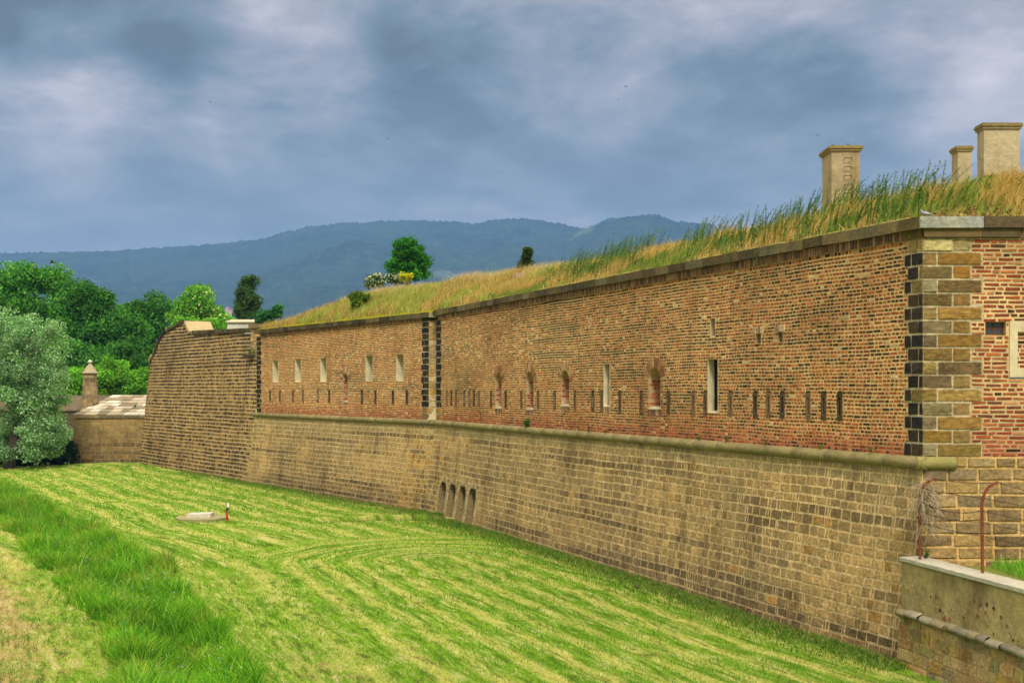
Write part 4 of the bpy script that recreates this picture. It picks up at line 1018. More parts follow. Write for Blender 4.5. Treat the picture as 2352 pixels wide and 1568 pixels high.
for (xx,yy) in ((x0+.1,43.3),(x1-.35,43.2),(x1-.1,43.6)): mb=MB(); mb.tube([(xx,yy,zt),(xx,yy,zt+.12)],.02,6); mb.build('bracket',M['iron'],e)
chimney(2200,2231,36,.5,337,5.95,.06,.13,'small narrow rendered chimney in the middle of the three',0,lin(176,162,126))
e,x0,x1,zt=chimney(2260,2342,38,.55,284,6.3,.08,.16,'broad flaking rendered chimney at the right with exposed bricks at its foot',0,lin(180,166,134))
mb=MB(); s=x0
zz=float(mound(0,15.7)[2])
for r in range(2):
    s=x0
    while s<x1-.05:
        w=min(.24,x1-s)
        if R.random()<(1.1 if r==0 else .6): mb=MB(); mb.box(s+.01,s+w-.01,37.975,38.05,6.36+r*.08,6.43+r*.08,R.choice([lin(170,88,56),lin(150,76,52)]),.006); mb.build('exposed_brick',M['brick'],e)
        s+=w
weeds(14,SL[0]+.2,SL[1],13,15.5,(.2,.35),'low_weeds','small dark weeds at the foot of the broad chimney',[lin(60,80,50)],thr=.3,seed=19)
# ------------------------------------------------------------------ ground: one sheet
def strip_l(y): return np.interp(y,[15,20.4,24.7,34.7,44.9,60,75],[-5.6,-6.3,-7.9,-12.9,-18.2,-27,-36])
def strip_r(y): return np.interp(y,[15,20.65,23.5,28,33.8,49.7,63.5,75],[-2.7,-4.3,-5.5,-7.1,-9.5,-18.2,-25.9,-33])
def gh(x,y):
    z=GZ+(fbm(x,y,.16,41)-.5)*.22*sm(30,20,np.abs(x+8))+(fbm(x,y,1.2,42)-.5)*.05
    # shallow ditch under the tall grass
    c=(strip_l(y)+strip_r(y))/2; hw=(strip_r(y)-strip_l(y))/2
    z=z-.22*np.exp(-((x-c)/np.maximum(hw*.55,.4))**2)*sm(75,65,y)
    z=z+.35*sm(-1.0,-6,x-strip_l(y))*sm(75,60,y)
    # drain channel towards the outlets
    yc=45.75+.15*np.sin(x*1.3)+(x+6.5)*.03; z=z-.42*np.exp(-((y-yc)/.24)**2)*sm(-7.5,-5.8,x)*sm(-2.0,-2.4,x)
    z=z+.12*np.exp(-((y-yc-.5)/.3)**2)*sm(-9,-5.8,x)*sm(-2.0,-2.6,x)
    return z
fx=np.concatenate([[-3700,-3000,-1500,-700,-300,-150,-90,-60,-45,-38],np.arange(-34,9.01,.17),[12,20,40,90,200,500,1200,2500,3700]])
fy=np.concatenate([[-300,-80,-20,0,8,13],np.arange(16,84,.17),[86,92,110,150,250,500,1000,2000,3500,5400]])
X,Y_=np.meshgrid(fx,fy,indexing='ij'); Zg=gh(X,Y_); far=(np.abs(X)>36)|(Y_>85)|(Y_<14); Zg[far]=GZ
ni,nj=X.shape; idx=np.arange(ni*nj).reshape(ni,nj); q=np.stack([idx[:-1,:-1],idx[1:,:-1],idx[1:,1:],idx[:-1,1:]],-1).reshape(-1,4)
A_=np.array([-2.3,35.3]); B_=np.array([6.0,13.0])
def swath(x,y):
    p=np.stack([x,y],-1)-A_; d=B_-A_; L_=d@d; t=np.clip((p@d)/L_,0,1); c1=np.linalg.norm(p-t[...,None]*d,axis=-1)
    c1=c1+.3*(vn(x,y,.16,51)-.5)*2+.55*(vn(c1,c1*0,.7,55)-.5)
    n2=np.array([.86,.51]); c2=x*n2[0]+y*n2[1]+.8*(vn(x,y,.14,52)-.5)*2
    k=sm(4.2,5.8,c1+1.2*(vn(x,y,.4,53)-.5))*sm(31.0,35.0,y+.8*(vn(x,y,.3,57)-.5))
    return c1,c2,k
c1,c2,kk=swath(X,Y_)
mg,nt=newmat('mown_grass'); L=nt.links.new; co=objco(nt)
def att(n): return N(nt,'ShaderNodeAttribute',attribute_name=n).outputs['Fac']
def stripes(a,per,ph=0):
    n1=noise(nt,co,.9,5,.65); n2=noise(nt,co,5,4,.7)
    v=math_(nt,'ADD',math_(nt,'ADD',a,math_(nt,'MULTIPLY',n1,.3)),math_(nt,'MULTIPLY',n2,.15))
    return math_(nt,'ADD',math_(nt,'MULTIPLY',math_(nt,'SINE',math_(nt,'MULTIPLY',v,2*math.pi/per)),.5),.5)
sA=stripes(att('c1'),.84); sB=stripes(att('c2'),1.35)
st=mix(nt,att('kk'),sA,sB)
cs1=N(nt,'ShaderNodeCombineXYZ'); L(math_(nt,'MULTIPLY',att('c1'),6.0),cs1.inputs[0]); L(math_(nt,'MULTIPLY',att('al'),.9),cs1.inputs[1])
cs2=N(nt,'ShaderNodeCombineXYZ'); L(math_(nt,'MULTIPLY',att('c2'),5.0),cs2.inputs[0]); L(math_(nt,'MULTIPLY',att('al'),.7),cs2.inputs[1])
strk=mix(nt,att('kk'),noise(nt,cs1.outputs[0],1.0,5,.7,.4),noise(nt,cs2.outputs[0],1.0,5,.7,.4)); sp2=N(nt,'ShaderNodeSeparateColor'); L(strk,sp2.inputs[0]); strk=sp2.outputs[0]

st=mix(nt,math_(nt,'MULTIPLY',mapr(nt,att('c1'),4.2,6.0,0,.8),math_(nt,'SUBTRACT',1.0,att('kk'))),st,(.5,.5,.5))
stv=N(nt,'ShaderNodeSeparateColor'); L(st,stv.inputs[0]); st=stv.outputs[0]
nb=noise(nt,co,.35,5,.6); nf_=noise(nt,co,14,6,.75); nm=noise(nt,co,2.2,5,.7)
grn=mix(nt,mapr(nt,nb,.35,.65,0,1),lin(112,154,34),lin(140,176,46))
hay=mix(nt,mapr(nt,nm,.35,.65,0,1),lin(194,194,88),lin(210,206,112))
c=mix(nt,math_(nt,'MULTIPLY',mapr(nt,math_(nt,'ADD',st,math_(nt,'MULTIPLY',nf_,.9)),.85,1.45,0,1),.8),grn,hay)
c=mix(nt,mapr(nt,math_(nt,'ADD',nm,math_(nt,'MULTIPLY',nf_,.4)),.8,.95,0,.75),c,lin(118,98,62))
c=mix(nt,mapr(nt,math_(nt,'ADD',att('dry'),math_(nt,'MULTIPLY',math_(nt,'SUBTRACT',nm,.5),1.6)),.5,1.0,0,.8),c,mix(nt,mapr(nt,nf_,.35,.65,0,1),lin(170,140,92),lin(206,178,124)))
c=mix(nt,mapr(nt,strk,.52,.64,0,.8),c,lin(216,204,136))
c=mix(nt,mapr(nt,strk,.48,.38,0,.8),c,lin(76,112,30))
c=mix(nt,mapr(nt,math_(nt,'ADD',strk,math_(nt,'MULTIPLY',nm,-.6)),.08,.0,0,.7),c,lin(104,82,52))
c=mix(nt,att('soil'),c,lin(70,64,36))
c=mix(nt,1.0,c,mix(nt,mapr(nt,nf_,.3,.7,0,1),(.72,.74,.7),(1.2,1.2,1.2)),'MULTIPLY')
b=N(nt,'ShaderNodeBsdfPrincipled'); b.inputs['Roughness'].default_value=.95; b.inputs['Specular IOR Level'].default_value=.05; L(c,b.inputs['Base Color'])
bp=N(nt,'ShaderNodeBump'); bp.inputs['Strength'].default_value=.9; bp.inputs['Distance'].default_value=.12; L(math_(nt,'ADD',math_(nt,'ADD',nf_,nm),math_(nt,'MULTIPLY',st,.5)),bp.inputs['Height']); L(bp.outputs[0],b.inputs['Normal'])
o=N(nt,'ShaderNodeOutputMaterial'); L(b.outputs[0],o.inputs[0])
gr=np_mesh('ground',np.stack([X,Y_,Zg],-1).reshape(-1,3),q,None,mg); tag(gr,kind='structure')
gr.data.polygons.foreach_set('use_smooth',[True]*len(gr.data.polygons))
dryv=sm(-.3,-2.0,X-strip_l(Y_))*(.55+1.0*fbm(X,Y_,.4,61)); dryv=np.where(Y_>60,0,dryv)
dryv=np.maximum(dryv,.55*sm(1.6,.3,np.abs(X-strip_r(Y_)-1.2))*sm(40,30,Y_)*fbm(X,Y_,.6,66)*1.7)
soil=((X>strip_l(Y_))&(X<strip_r(Y_))&(Y_<73)).astype(float)*.85
yc=45.75+.15*np.sin(X*1.3)+(X+6.5)*.03; soil=np.maximum(soil,np.exp(-((Y_-yc)/.3)**2)*sm(-7.5,-5.8,X)*sm(-2.0,-2.4,X))
al=(X-A_[0])*.35+(Y_-A_[1])*(-.94)
for nme,arr in (('al',al),('c1',c1),('c2',c2),('kk',kk),('dry',dryv),('soil',soil)):
    a=gr.data.attributes.new(nme,'FLOAT','POINT'); a.data.foreach_set('value',arr.astype(np.float32).ravel())
# field blades
def inview(x,y,z=GZ,m=40):
    u=CU+x/y*F; v=HZ-z/y*F; return (u>-m)&(u<2352+m)&(v<1568+m)
def w1side(x,y): return (x-7.26)*(-.934)+(y-22.3)*(-.357)
def w2side(x,y): return (x+3.26)*(-.838)+(y-49.5)*(-.546)
def field_pts(n,y0=19,y1=78,pw=1.9):
    y=y0+(y1-y0)*NR.uniform(0,1,n)**pw; u=NR.uniform(-40,2400,n); x=(u-CU)/F*y
    k=inview(x,y)&(w1side(x,y)>.45)&(w2side(x,y)>.45); x,y=x[k],y[k]
    k=(x<strip_l(y))|(x>strip_r(y)); return x[k],y[k]
x,y=field_pts(230000); z=gh(x,y); a1,a2,ak=swath(x,y); n1=fbm(x,y,.9,71); n2=fbm(x,y,5,72,2)
ph=np.where(ak>.5,np.sin((a2+n1*.3+n2*.12)*2*math.pi/1.35),np.sin((a1+n1*.3+n2*.12)*2*math.pi/.84))*.5+.5
al=(x-A_[0])*.35+(y-A_[1])*(-.94); sk=np.where(ak>.5,fbm(a2*4,al*.7,1,78,3),fbm(a1*5,al*.8,1,79,3))
ph=.5+(ph-.5)*np.where(ak>.5,.75,1-.75*sm(4.2,6.0,a1))
hayness=np.clip((ph-.5)*.9+(sk-.45)*2.8+NR.uniform(-.3,.3,len(x))+(fbm(x,y,.25,77)-.5)*1.0,0,1)[:,None]
GRC=[lin(112,154,42),lin(94,138,36),lin(134,172,52),lin(74,116,32)]; HAY=[lin(200,200,106),lin(186,182,90),lin(218,208,136),lin(160,146,84)]
cl=pick(GRC,len(x))*(1-hayness)+pick(HAY,len(x),.85,1.1)*hayness
left=(x<strip_l(y)-.6)[:,None]&(fbm(x,y,.8,64)>.40)[:,None]; cl=np.where(left,pick([lin(196,168,112),lin(170,140,90),lin(206,190,130)],len(x)),cl)
blades(np.stack([x,y,z-.005],-1),NR.uniform(.02,.075,len(x))*(.6+y/45),NR.uniform(.008,.016,len(x))*(y/28),NR.uniform(.5,1.8,len(x)),cl,'mown_grass',M['grass'],kind='stuff',label='mown grass and drying hay covering the moat floor',cat='grass')
x,y=field_pts(26000,19,60,1.6); k=fbm(x,y,.7,81,3)>.55; x,y=x[k],y[k]; z=gh(x,y)
blades(np.stack([x,y,z],-1),NR.uniform(.06,.15,len(x)),NR.uniform(.01,.018,len(x))*(y/30),NR.uniform(.3,.9,len(x)),pick([lin(70,124,34),lin(90,146,40),lin(104,150,50)],len(x)),'grass_tufts',M['grass'],kind='stuff',label='small greener tufts missed by the mower in the hay field',cat='grass')
# darker grass along the wall feet
n=30000; s=NR.uniform(-.5,29.5,n); o=.55+NR.exponential(.3,n); x=7.26-.3572*s-.934*o; y=22.3+.934*s-.3572*o; n=12000; s=NR.uniform(-.4,27,n); o2=.55+NR.exponential(.35,n)
x=np.concatenate([x,-3.26-.5458*s-.838*o2]); y=np.concatenate([y,49.5+.838*s-.5458*o2]); z=gh(x,y)
k=(w1side(x,y)>.5)&(w2side(x,y)>.5); x,y,z=x[k],y[k],z[k]
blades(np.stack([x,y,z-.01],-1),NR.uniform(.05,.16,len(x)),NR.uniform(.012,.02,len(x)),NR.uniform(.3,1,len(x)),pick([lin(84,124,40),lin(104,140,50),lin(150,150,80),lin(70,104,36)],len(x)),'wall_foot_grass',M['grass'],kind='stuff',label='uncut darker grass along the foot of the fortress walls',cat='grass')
# tall grass strip
n=120000; y=16+(72-16)*NR.uniform(0,1,n)**1.6; t=NR.uniform(-.04,1.04,n); edge=.12*(fbm(y,t*3,1.1,91)-.5)*2.4; x=strip_l(y)+(strip_r(y)-strip_l(y))*(t+edge); k=inview(x,y,GZ,60); x,y,t=x[k],y[k],t[k]; z=gh(x,y)
hh=NR.uniform(.14,.46,len(x))*(.1+1.8*fbm(x,y,1.1,92,3))*(1-.35*np.exp(-((t-0)/.12)**2))
cl=pick([lin(92,160,36),lin(76,144,36),lin(116,178,44),lin(142,188,56),lin(64,128,36)],len(x)); m_=fbm(x,y,.8,93); cl=cl*(.45+1.1*m_)[:,None]*np.array([1.12,1.0,.95])
k=(fbm(x,y,1.3,94)>.56)&(NR.uniform(0,1,len(x))<.4); cl[k]=pick([lin(150,170,64),lin(170,172,80)],int(k.sum()))
blades(np.stack([x,y,z-.01],-1),hh,NR.uniform(.012,.024,len(x)),NR.uniform(.2,.9,len(x)),cl,'tall_grass',M['grass'],kind='stuff',label='strip of tall lush green grass growing along the ditch on the left',cat='grass')
n=1500; y=17+(66-17)*NR.uniform(0,1,n)**1.5; x=strip_l(y)+(strip_r(y)-strip_l(y))*NR.uniform(.1,.9,n); k=fbm(x,y,.5,95)>.52; x,y=x[k],y[k]
blades(np.stack([x,y,gh(x,y)],-1),NR.uniform(.5,.85,len(x)),NR.uniform(.03,.05,len(x)),NR.uniform(.2,.7,len(x)),pick([lin(104,160,50),lin(84,142,48),lin(130,180,66)],len(x)),'reed_leaves',M['grass'],kind='stuff',label='broad reed leaves standing out of the tall grass strip',cat='reeds')
n=900; y=18+20*NR.uniform(0,1,n); x=strip_l(y)+(strip_r(y)-strip_l(y))*NR.uniform(.2,.95,n); k=fbm(x,y,.6,97)>.55; x,y=x[k],y[k]; z=gh(x,y)+NR.uniform(.25,.45,len(x))
tag(leaves(np.stack([x,y,z],-1),np.full(len(x),.018),pick([lin(170,190,220),lin(220,220,226),lin(196,170,190)],len(x)),'wild_flowers',M['leaf']),'tiny pale blue and white wild flowers in the tall grass','flowers',None,'stuff')
# ------------------------------------------------------------------ manhole and marker
Ym=46.2; mx,_,_=px(463,0,Ym); mz=float(gh(np.array(mx),np.array(Ym)))-.1
mh=empty('manhole',(mx,Ym,mz),'round raised concrete manhole with a pale square lid in the mown grass','manhole')
mb=MB(); mb.lathe((mx,Ym,mz-.1),[(.84,0),(.84,.15),(.80,.155),(.80,.17),(.91,.171),(.92,.18),(.92,.275),(.91,.285),(.0,.29)],40,lin(150,142,104)); mb.build('ring_slab',M['lichen'],mh)
mb=MB(); mb.hexa([(mx-.46,Ym-.42,mz+.19),(mx+.42,Ym-.36,mz+.19),(mx+.38,Ym+.45,mz+.19),(mx-.48,Ym+.4,mz+.19),(mx-.45,Ym-.41,mz+.31),(mx+.41,Ym-.35,mz+.33),(mx+.37,Ym+.44,mz+.33),(mx-.47,Ym+.39,mz+.31)],lin(190,182,164)); mb.build('lid',M['concrete'],mh)
Yp=45.4; qx=px(522,0,Yp)[0]; qz=float(gh(np.array(qx),np.array(Yp)))
mp=empty('marker_post',(qx,Yp,qz),'short crooked marker post with a red shaft and a white tag beside the manhole','post')
mb=MB(); mb.tube([(qx+.02,Yp,qz-.05),(qx-.01,Yp,qz+.25),(qx-.03,Yp,qz+.38)],[.045,.04,.032],8,lin(190,40,40)); mb.build('red_shaft',plain_mat('red_paint',lin(176,40,36),.6,0,.2,20),mp)
mb=MB(); mb.tube([(qx-.03,Yp,qz+.375),(qx+.02,Yp,qz+.48),(qx+.0,Yp,qz+.56),(qx-.01,Yp,qz+.66)],[.032,.035,.028,.03],8,lin(60,34,34)); mb.build('dark_head',plain_mat('dark_paint',lin(62,34,32),.7,0,.3,20),mp)
mb=MB(); mb.box(qx-.0,qx+.07,Yp-.05,Yp-.02,qz+.52,qz+.68,(1,1,1)); mb.build('white_tag',plain_mat('white_paint',lin(225,225,220),.6,0,.05,20),mp)
# ------------------------------------------------------------------ little plants on the cordon and cap
def wallplant(fr,u,z,out,h,n,label,pal=[lin(60,110,40),lin(80,130,50),lin(46,90,34)],leaf=.022,P=None):
    s=fr.s_at(u,z,out) if P is None else None; p=np.array(fr.P(s,z,0) if P is None else P,float)
    if P is None: p+=np.array([fr.n[0]*out,fr.n[1]*out,0])
    e=empty('wall_plant',tuple(p),label,'plant','small plants rooted in the walls'); mb=MB(); C=[]
    for k in range(5):
        d=np.array([R.uniform(-.5,.5),R.uniform(-.3,.3),R.uniform(.5,1)])*h*R.uniform(.5,1); mb.tube([p,p+d*.6,p+d],[.005,.004,.002],4)
        for j in range(n//5):
            t=R.uniform(.15,1); C.append(p+d*t+np.array([R.gauss(0,1)*h*.12,R.gauss(0,1)*h*.12,R.gauss(0,1)*h*.12]))
    leaves(np.array(C),np.full(len(C),leaf),pick(pal,len(C)),'leaves',M['leaf'],e); mb.build('stem',M['bark'],e)
wallplant(W1,1210,-1.19,.08,.32,160,'leafy fern-like plant growing on the cordon below the second arched niche',leaf=.03)
for u,h,lab in ((1352,.1,'small green tuft on the cordon left of the slender barred window'),(1391,.1,'small green tuft on the cordon below the slender barred window'),(1606,.12,'small yellowish tuft on the cordon left of the wide barred window'),(1668,.22,'dry upright weed on the cordon just right of the wide barred window'),(1758,.14,'low green tuft on the cordon beneath the square holes'),(1884,.12,'green tuft on the cordon under the last group of loopholes'),(2004,.26,'dark upright weed on the cordon nearest the corner quoins')):
    wallplant(W1,u,-1.19,.07,h,60,lab,[lin(96,120,48),lin(70,92,40),lin(150,140,60)] ,.014)
wallplant(None,0,0,0,.2,70,'bright green weed on the parapet cap beside the vine-covered post',P=(7.12,21.75,-2.92),leaf=.02)
wallplant(W1,1090,-4.72,.62,.3,10,'green weed at the foot of the rightmost outlet arch',leaf=.03) if False else None
wallplant(None,0,0,0,.35,120,'green weed growing at the foot of the third outlet arch',P=px(1052,1214,43.0),leaf=.03)
for (u,v,h,lab) in ((1763,590,.5,'green creeper hanging over the coping above the small square holes'),(1690,583,.25,'small green creeper hanging under the coping, left of the longer one')):
    s=W1.s_at(u,2.85); e=empty('hanging_plant',W1.P(s,2.9,.15),lab,'plant','creepers hanging from the coping'); C=[]; mb=MB(); n=5
    for k in range(n):
        p=np.array(W1.P(s+R.uniform(-.3,.5)*h,3.0,.14)); q=p+np.array([R.uniform(-.1,.1),R.uniform(-.05,.05),-h*R.uniform(.5,1.3)]); mb.tube([p,(p+q)/2+np.array([-.02,-.03,0]),q],.004,4)
        for j in range(22): t=R.uniform(0,1); C.append(p+(q-p)*t+NR.normal(size=3)*.03)
    leaves(np.array(C),np.full(len(C),.018),pick([lin(84,116,56),lin(100,130,64)],len(C)),'leaves',M['leaf'],e); mb.build('stem',M['bark'],e)
wallplant(None,0,0,0,.6,120,'bushy green weed growing in the notch at the top of the dark stone wall',P=tuple(W3.P(sn-.3,zn+.02,.05)),leaf=.04)
wallplant(None,0,0,0,.4,60,'small green weed on the slab roof of the low wall',P=(xl+3.4,82.6,-1.2),leaf=.04)
# grass behind parapet
n=2500; x=NR.uniform(8.3,10.5,n); y=NR.uniform(19.6,22,n)
mb=MB(); mb.box(7.9,14,14,22.18,-3.6,-3.1,lin(110,120,50)); tag(mb.build('earth_bank',m if False else M['cordon']),kind='structure')
blades(np.stack([x,y,np.full(n,-3.1)],-1),NR.uniform(.1,.25,n),NR.uniform(.01,.016,n),NR.uniform(.2,.8,n),pick(G_LIGHT,n),'bank_grass',M['grass'],kind='stuff',label='green grass on the earth bank between the parapet and the wall',cat='grass')
n=60; x=NR.uniform(7.7,10,n);y=NR.uniform(21.2,22,n); tag(leaves(np.stack([x,y,NR.uniform(-3.0,-2.6,n)],-1),np.full(n,.018),pick([lin(220,200,40)],n),'yellow_flowers',M['leaf']),'small yellow flowers in front of the wall behind the parapet','flowers',None,'stuff')
# ------------------------------------------------------------------ birds
bmat=plain_mat('bird_dark',(.03,.03,.035),.8,0,.2,20)
def flyer(label,u,v,Y,size,rz,flap=.3,mat=None,cat='bird'):
    x,y,z=px(u,v,Y); mb=MB(); ca,sa=math.cos(rz),math.sin(rz)
    def T(a,b,c): return (x+(a*ca-b*sa)*size,y+(a*sa+b*ca)*size,z+c*size)
    mb.tube([T(-.5,0,0),T(-.3,0,.02),T(0,0,.02),T(.25,0,.02),T(.4,0,0)],[size*.02,size*.07,size*.1,size*.07,size*.01],8)
    for s in (-1,1):
        mb.poly([T(.18,.05*s,.03),T(-.12,.05*s,.03),T(-.15,.45*s,.1+flap),T(-.35,.95*s,flap*1.3),T(.05,.5*s,.12+flap)])
        mb.poly([T(-.12,.05*s,.01),T(.18,.05*s,.01),T(.05,.5*s,.10+flap),T(-.35,.95*s,flap*1.3-.01),T(-.15,.45*s,.08+flap)])
        mb.poly([T(-.42,.0,0),T(-.72,.14*s,.0),T(-.5,.03*s,.01)])
    tag(mb.build('flying_bird',mat or bmat),label,cat,'birds in flight')
for (u,v,Y,s,r,f,lab) in ((483,235,60,.10,.4,.2,'tiny dark bird alone in the sky at the upper left'),(891,319,60,.13,1.2,-.1,'tiny dark bird in the sky high above the vivid green tree'),(1437,200,60,.12,2.2,.3,'upper of the two dark birds near the middle of the sky'),(1421,229,60,.09,.2,.1,'lower of the two dark birds near the middle of the sky'),(1878,311,55,.10,.9,.3,'tiny dark bird just left of the chimney with rungs'),
    (1268,1050,36,.12,1.0,.35,'dark swallow flying in front of the stone base of the long wall'),(1465,1350,25,.10,.4,.3,'dark swallow flying low over the mown grass near the wall'),(433,1103,60,.12,.5,.3,'dark swallow low over the far grass near the stone wall'),(120,604,60,.28,.3,.3,'brownish bird flying at the top of the tallest left tree')):
    flyer(lab,u,v,Y,s,r,f)
# pigeon on the corner coping
pgx,pgy,pgz=7.26+.06,22.35,3.04
PGS=.6
pg=empty('pigeon',(pgx,pgy,pgz),'grey pigeon standing on the pale corner coping stone','pigeon')
mb=MB(); mb.tube([(pgx+.2,pgy,pgz+.04),(pgx+.1,pgy,pgz+.07),(pgx,pgy,pgz+.09),(pgx-.07,pgy,pgz+.105),(pgx-.1,pgy,pgz+.14),(pgx-.115,pgy,pgz+.165),(pgx-.135,pgy,pgz+.165),(pgx-.15,pgy,pgz+.158)],[.008,.03,.048,.045,.028,.022,.014,.002],10,lin(150,152,168))
mb.build('body',plain_mat('pigeon_grey',lin(140,142,158),.8,0,.25,30),pg,True)
mb=MB(); mb.tube([(pgx+.16,pgy-.035,pgz+.06),(pgx+.06,pgy-.045,pgz+.085),(pgx-.04,pgy-.035,pgz+.1)],[.004,.024,.012],8); mb.build('wing',plain_mat('pigeon_wing',lin(176,176,188),.8,0,.15,30),pg,True)
mb=MB(); mb.tube([(pgx,pgy-.015,pgz),(pgx,pgy-.015,pgz+.06)],.004,5); mb.tube([(pgx+.01,pgy+.015,pgz),(pgx+.01,pgy+.015,pgz+.06)],.004,5); mb.build('legs',M['rust'],pg)
for ch in pg.children: ch.scale=(.7,.7,.7); ch.location=tuple(-.7*c for c in pg.location)
# ------------------------------------------------------------------ mountains
rid=[(-900,600),(-400,590),(0,578),(130,575),(260,570),(400,563),(500,556),(600,543),(650,530),(700,518),(760,509),(820,505),(950,500),(1020,503),(1090,508),(1130,500),(1180,497),(1240,500),(1290,510),(1340,519),(1380,516),(1450,512),(1600,520),(1900,540),(2400,560),(3200,600)]
def hill(name,rid,Y0,Y1,seed,nu=900,nr=90,u0=-900,u1=3200):
    us=np.linspace(u0,u1,nu); t=np.linspace(0,1.25,nr); U,T=np.meshgrid(us,t,indexing='ij')
    Yv=Y0+(Y1-Y0)*T; Xv=(U-CU)/F*Yv; el=(HZ-np.interp(U,[r[0] for r in rid],[r[1] for r in rid]))/F
    top=el*Y1; prof=np.where(T<=1,np.clip(T,0,1)**1.25*(1.0),1-(T-1)*2)
    rg=fbm(Xv,Yv,1/420.,seed,5); rg=1-np.abs(rg*2-1)
    Zv=-5+(top+5)*prof-(rg-.35)*110*np.clip(np.sin(np.clip(T,0,1)*math.pi),0,1)**.8
    Zv+=fbm(Xv,Yv,1/45.,seed+3,3)*10*np.clip(T*4,0,1)+NR.uniform(0,1,U.shape)**2*6*np.clip(T*4,0,1)-12
    Zv[:,0]=-40
    idx=np.arange(nu*nr).reshape(nu,nr); q=np.stack([idx[:-1,:-1],idx[1:,:-1],idx[1:,1:],idx[:-1,1:]],-1).reshape(-1,4)
    return np.stack([Xv,Yv,Zv],-1).reshape(-1,3),q
mh_,nt=newmat('forest_hills'); L=nt.links.new; co=objco(nt)
a=noise(nt,co,.004,6,.6); b2=noise(nt,co,.03,5,.75)
c=mix(nt,mapr(nt,a,.4,.6,0,1),(.014,.03,.034),(.026,.05,.044)); c=mix(nt,mapr(nt,b2,.45,.7,0,1),c,(.05,.085,.06)); c=mix(nt,mapr(nt,noise(nt,co,.0035,3,.5),.66,.7,0,.7),c,(.10,.13,.1))
b=N(nt,'ShaderNodeBsdfDiffuse'); L(c,b.inputs[0]); o=N(nt,'ShaderNodeOutputMaterial'); L(b.outputs[0],o.inputs[0])
v,q=hill('hills',rid,900,4200,5); tag(np_mesh('hills',v,q,None,mh_),kind='structure')
rid2=[(700,800),(1100,640),(1200,590),(1280,553),(1340,520),(1390,500),(1430,490),(1480,487),(1520,491),(1560,502),(1600,506),(1660,515),(1760,540),(1900,580),(2100,680),(2400,800)]
v,q=hill('hill',rid2,900,3600,9,420,80,700,2400); tag(np_mesh('hills',v,q,None,mh_),kind='structure')
cx,cy,cz=px(529,713,2600); ca=empty('castle',(cx,cy,cz-12),'tiny pale castle far off on the wooded hillside','castle')
mb=MB(); mb.box(cx-13,cx+13,cy,cy+14,cz-14,cz+1,lin(206,170,160)); mb.box(cx-9,cx-4,cy-1,cy+4,cz-10,cz+7,lin(206,170,160)); mb.box(cx+5,cx+9,cy-1,cy+4,cz-10,cz+4,lin(206,170,160)); mb.build('wall',M['plaster'],ca)
mb=MB(); mb.hexa([(cx-13.5,cy-.5,cz+1.05),(cx+13.5,cy-.5,cz+1.05),(cx+13.5,cy+14,cz+1.05),(cx-13.5,cy+14,cz+1.05),(cx-12,cy+6,cz+5),(cx+12,cy+6,cz+5),(cx+12,cy+8,cz+5),(cx-12,cy+8,cz+5)],lin(150,80,64)); mb.build('roof',M['plaster'],ca)
# ------------------------------------------------------------------ haze
mz_,nt=newmat('haze'); pv=N(nt,'ShaderNodeVolumePrincipled'); pv.inputs['Color'].default_value=(.20,.38,.80,1); pv.inputs['Density'].default_value=HAZE if 'HAZE' in globals() else .00017; pv.inputs['Anisotropy'].default_value=0.0
o=N(nt,'ShaderNodeOutputMaterial'); nt.links.new(pv.outputs[0],o.inputs['Volume'])
mb=MB(); mb.box(-3800,3800,-320,5500,-42,620); hz=mb.build('haze',mz_); tag(hz,'thin blue haze veiling the distant hills','haze',None,'stuff')
# ------------------------------------------------------------------ light, world, camera
SUN_EL=math.radians(48); SUN_AZ=math.radians(4)   # azimuth to the right of straight behind the camera
sd=Vector((math.sin(SUN_AZ)*math.cos(SUN_EL),-math.cos(SUN_AZ)*math.cos(SUN_EL),math.sin(SUN_EL)))
li=bpy.data.lights.new('sun','SUN'); li.energy=1.5; li.angle=math.radians(12); li.color=(1,.93,.82)
so=bpy.data.objects.new('sun',li); col.objects.link(so); so.rotation_euler=sd.to_track_quat('Z','Y').to_euler()
w=bpy.data.worlds.new("World"); scene.world=w; w.use_nodes=True; nt=w.node_tree
for n in list(nt.nodes): nt.nodes.remove(n)
L=nt.links.new
tc=N(nt,'ShaderNodeTexCoord').outputs['Generated']
sx=N(nt,'ShaderNodeSeparateXYZ'); L(tc,sx.inputs[0])
zc=math_(nt,'MAXIMUM',sx.outputs[2],0.0)
den=math_(nt,'ADD',zc,.16)
cx_=N(nt,'ShaderNodeCombineXYZ'); L(math_(nt,'DIVIDE',sx.outputs[0],den),cx_.inputs[0]); L(math_(nt,'DIVIDE',sx.outputs[1],den),cx_.inputs[1])
mp_=N(nt,'ShaderNodeMapping'); mp_.inputs['Location'].default_value=(3.1,1.7,0); mp_.inputs['Scale'].default_value=(1.0,.75,1); L(cx_.outputs[0],mp_.inputs[0])
na=noise(nt,mp_.outputs[0],1.3,9,.58,.35); nb2=noise(nt,mp_.outputs[0],.55,3,.5,.1)
cl_=math_(nt,'ADD',math_(nt,'MULTIPLY',na,.65),math_(nt,'MULTIPLY',nb2,.35))
nc=noise(nt,mp_.outputs[0],3.6,8,.62,.3); cl_=math_(nt,'ADD',cl_,math_(nt,'MULTIPLY',math_(nt,'SUBTRACT',nc,.5),.24))
def blob(u,v,r,amt):
    d=Vector(px(u,v,1.0)).normalized(); vd=N(nt,'ShaderNodeVectorMath',operation='DISTANCE'); L(tc,vd.inputs[0]); vd.inputs[1].default_value=d
    return math_(nt,'MULTIPLY',mapr(nt,vd.outputs['Value'],0,r,1,0),amt)
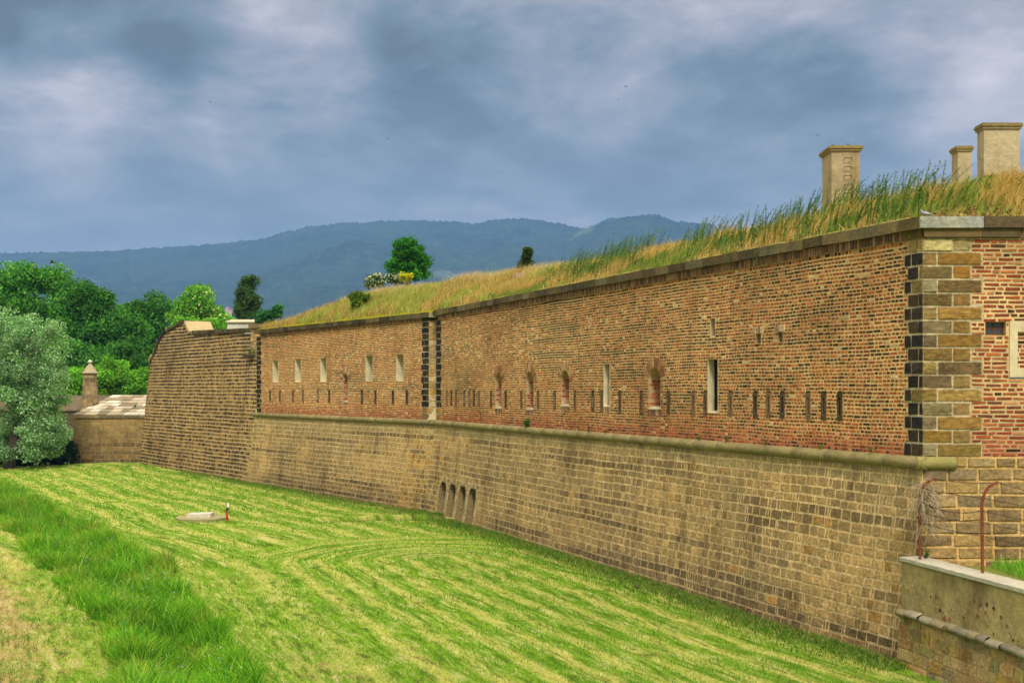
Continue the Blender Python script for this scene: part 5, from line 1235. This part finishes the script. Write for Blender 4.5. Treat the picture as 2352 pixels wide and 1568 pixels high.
for bl in ((150,200,.085,.13),(720,70,.11,.05),(400,150,.12,-.09),(330,60,.08,-.07),(2260,170,.09,.13),(1300,60,.14,.06),(60,340,.10,-.06),(950,190,.12,-.10),(0,40,.08,-.12),(640,220,.07,-.06),(1750,110,.12,.05),(250,500,.12,.03),(480,230,.1,.02)):
    cl_=math_(nt,'ADD',cl_,blob(*bl))
ra=N(nt,'ShaderNodeValToRGB'); el=ra.color_ramp.elements; el[0].position=.42; el[0].color=(*lin(90,95,104),1); el[1].position=.66; el[1].color=(*lin(222,210,212),1)
e_=el.new(.48); e_.color=(*lin(114,125,136),1); e_=el.new(.55); e_.color=(*lin(158,157,165),1)
L(cl_,ra.inputs[0])
# towards the horizon the deck melts into blue grey; overhead it is brighter
hor=mix(nt,mapr(nt,zc,.06,.24,0,1),lin(136,148,156),ra.outputs[0])
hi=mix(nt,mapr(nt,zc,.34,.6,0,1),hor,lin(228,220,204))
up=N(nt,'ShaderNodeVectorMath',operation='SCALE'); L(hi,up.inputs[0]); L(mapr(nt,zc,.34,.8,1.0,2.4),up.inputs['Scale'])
sky=N(nt,'ShaderNodeTexSky',sky_type='NISHITA'); sky.sun_disc=False; sky.sun_elevation=SUN_EL; sky.sun_rotation=math.atan2(sd.x,sd.y)
bg1=N(nt,'ShaderNodeBackground'); L(sky.outputs[0],bg1.inputs[0]); bg1.inputs[1].default_value=.06
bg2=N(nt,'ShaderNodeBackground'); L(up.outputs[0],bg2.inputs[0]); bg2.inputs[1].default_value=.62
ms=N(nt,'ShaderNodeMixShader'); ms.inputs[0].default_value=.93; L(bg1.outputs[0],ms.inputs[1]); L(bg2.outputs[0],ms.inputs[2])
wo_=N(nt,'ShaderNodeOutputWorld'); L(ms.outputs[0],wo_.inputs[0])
cd=bpy.data.cameras.new('camera'); cd.sensor_width=36; cd.lens=F/2352*36; cd.shift_y=(HZ-784)/2352; cd.clip_start=.1; cd.clip_end=20000
co_=bpy.data.objects.new('camera',cd); co_.rotation_euler=(math.pi/2,0,0); col.objects.link(co_); scene.camera=co_
scene.view_settings.view_transform='Standard'; scene.view_settings.look='None'; scene.view_settings.gamma=1; scene.view_settings.exposure=1.1
scene.cycles.volume_bounces=1
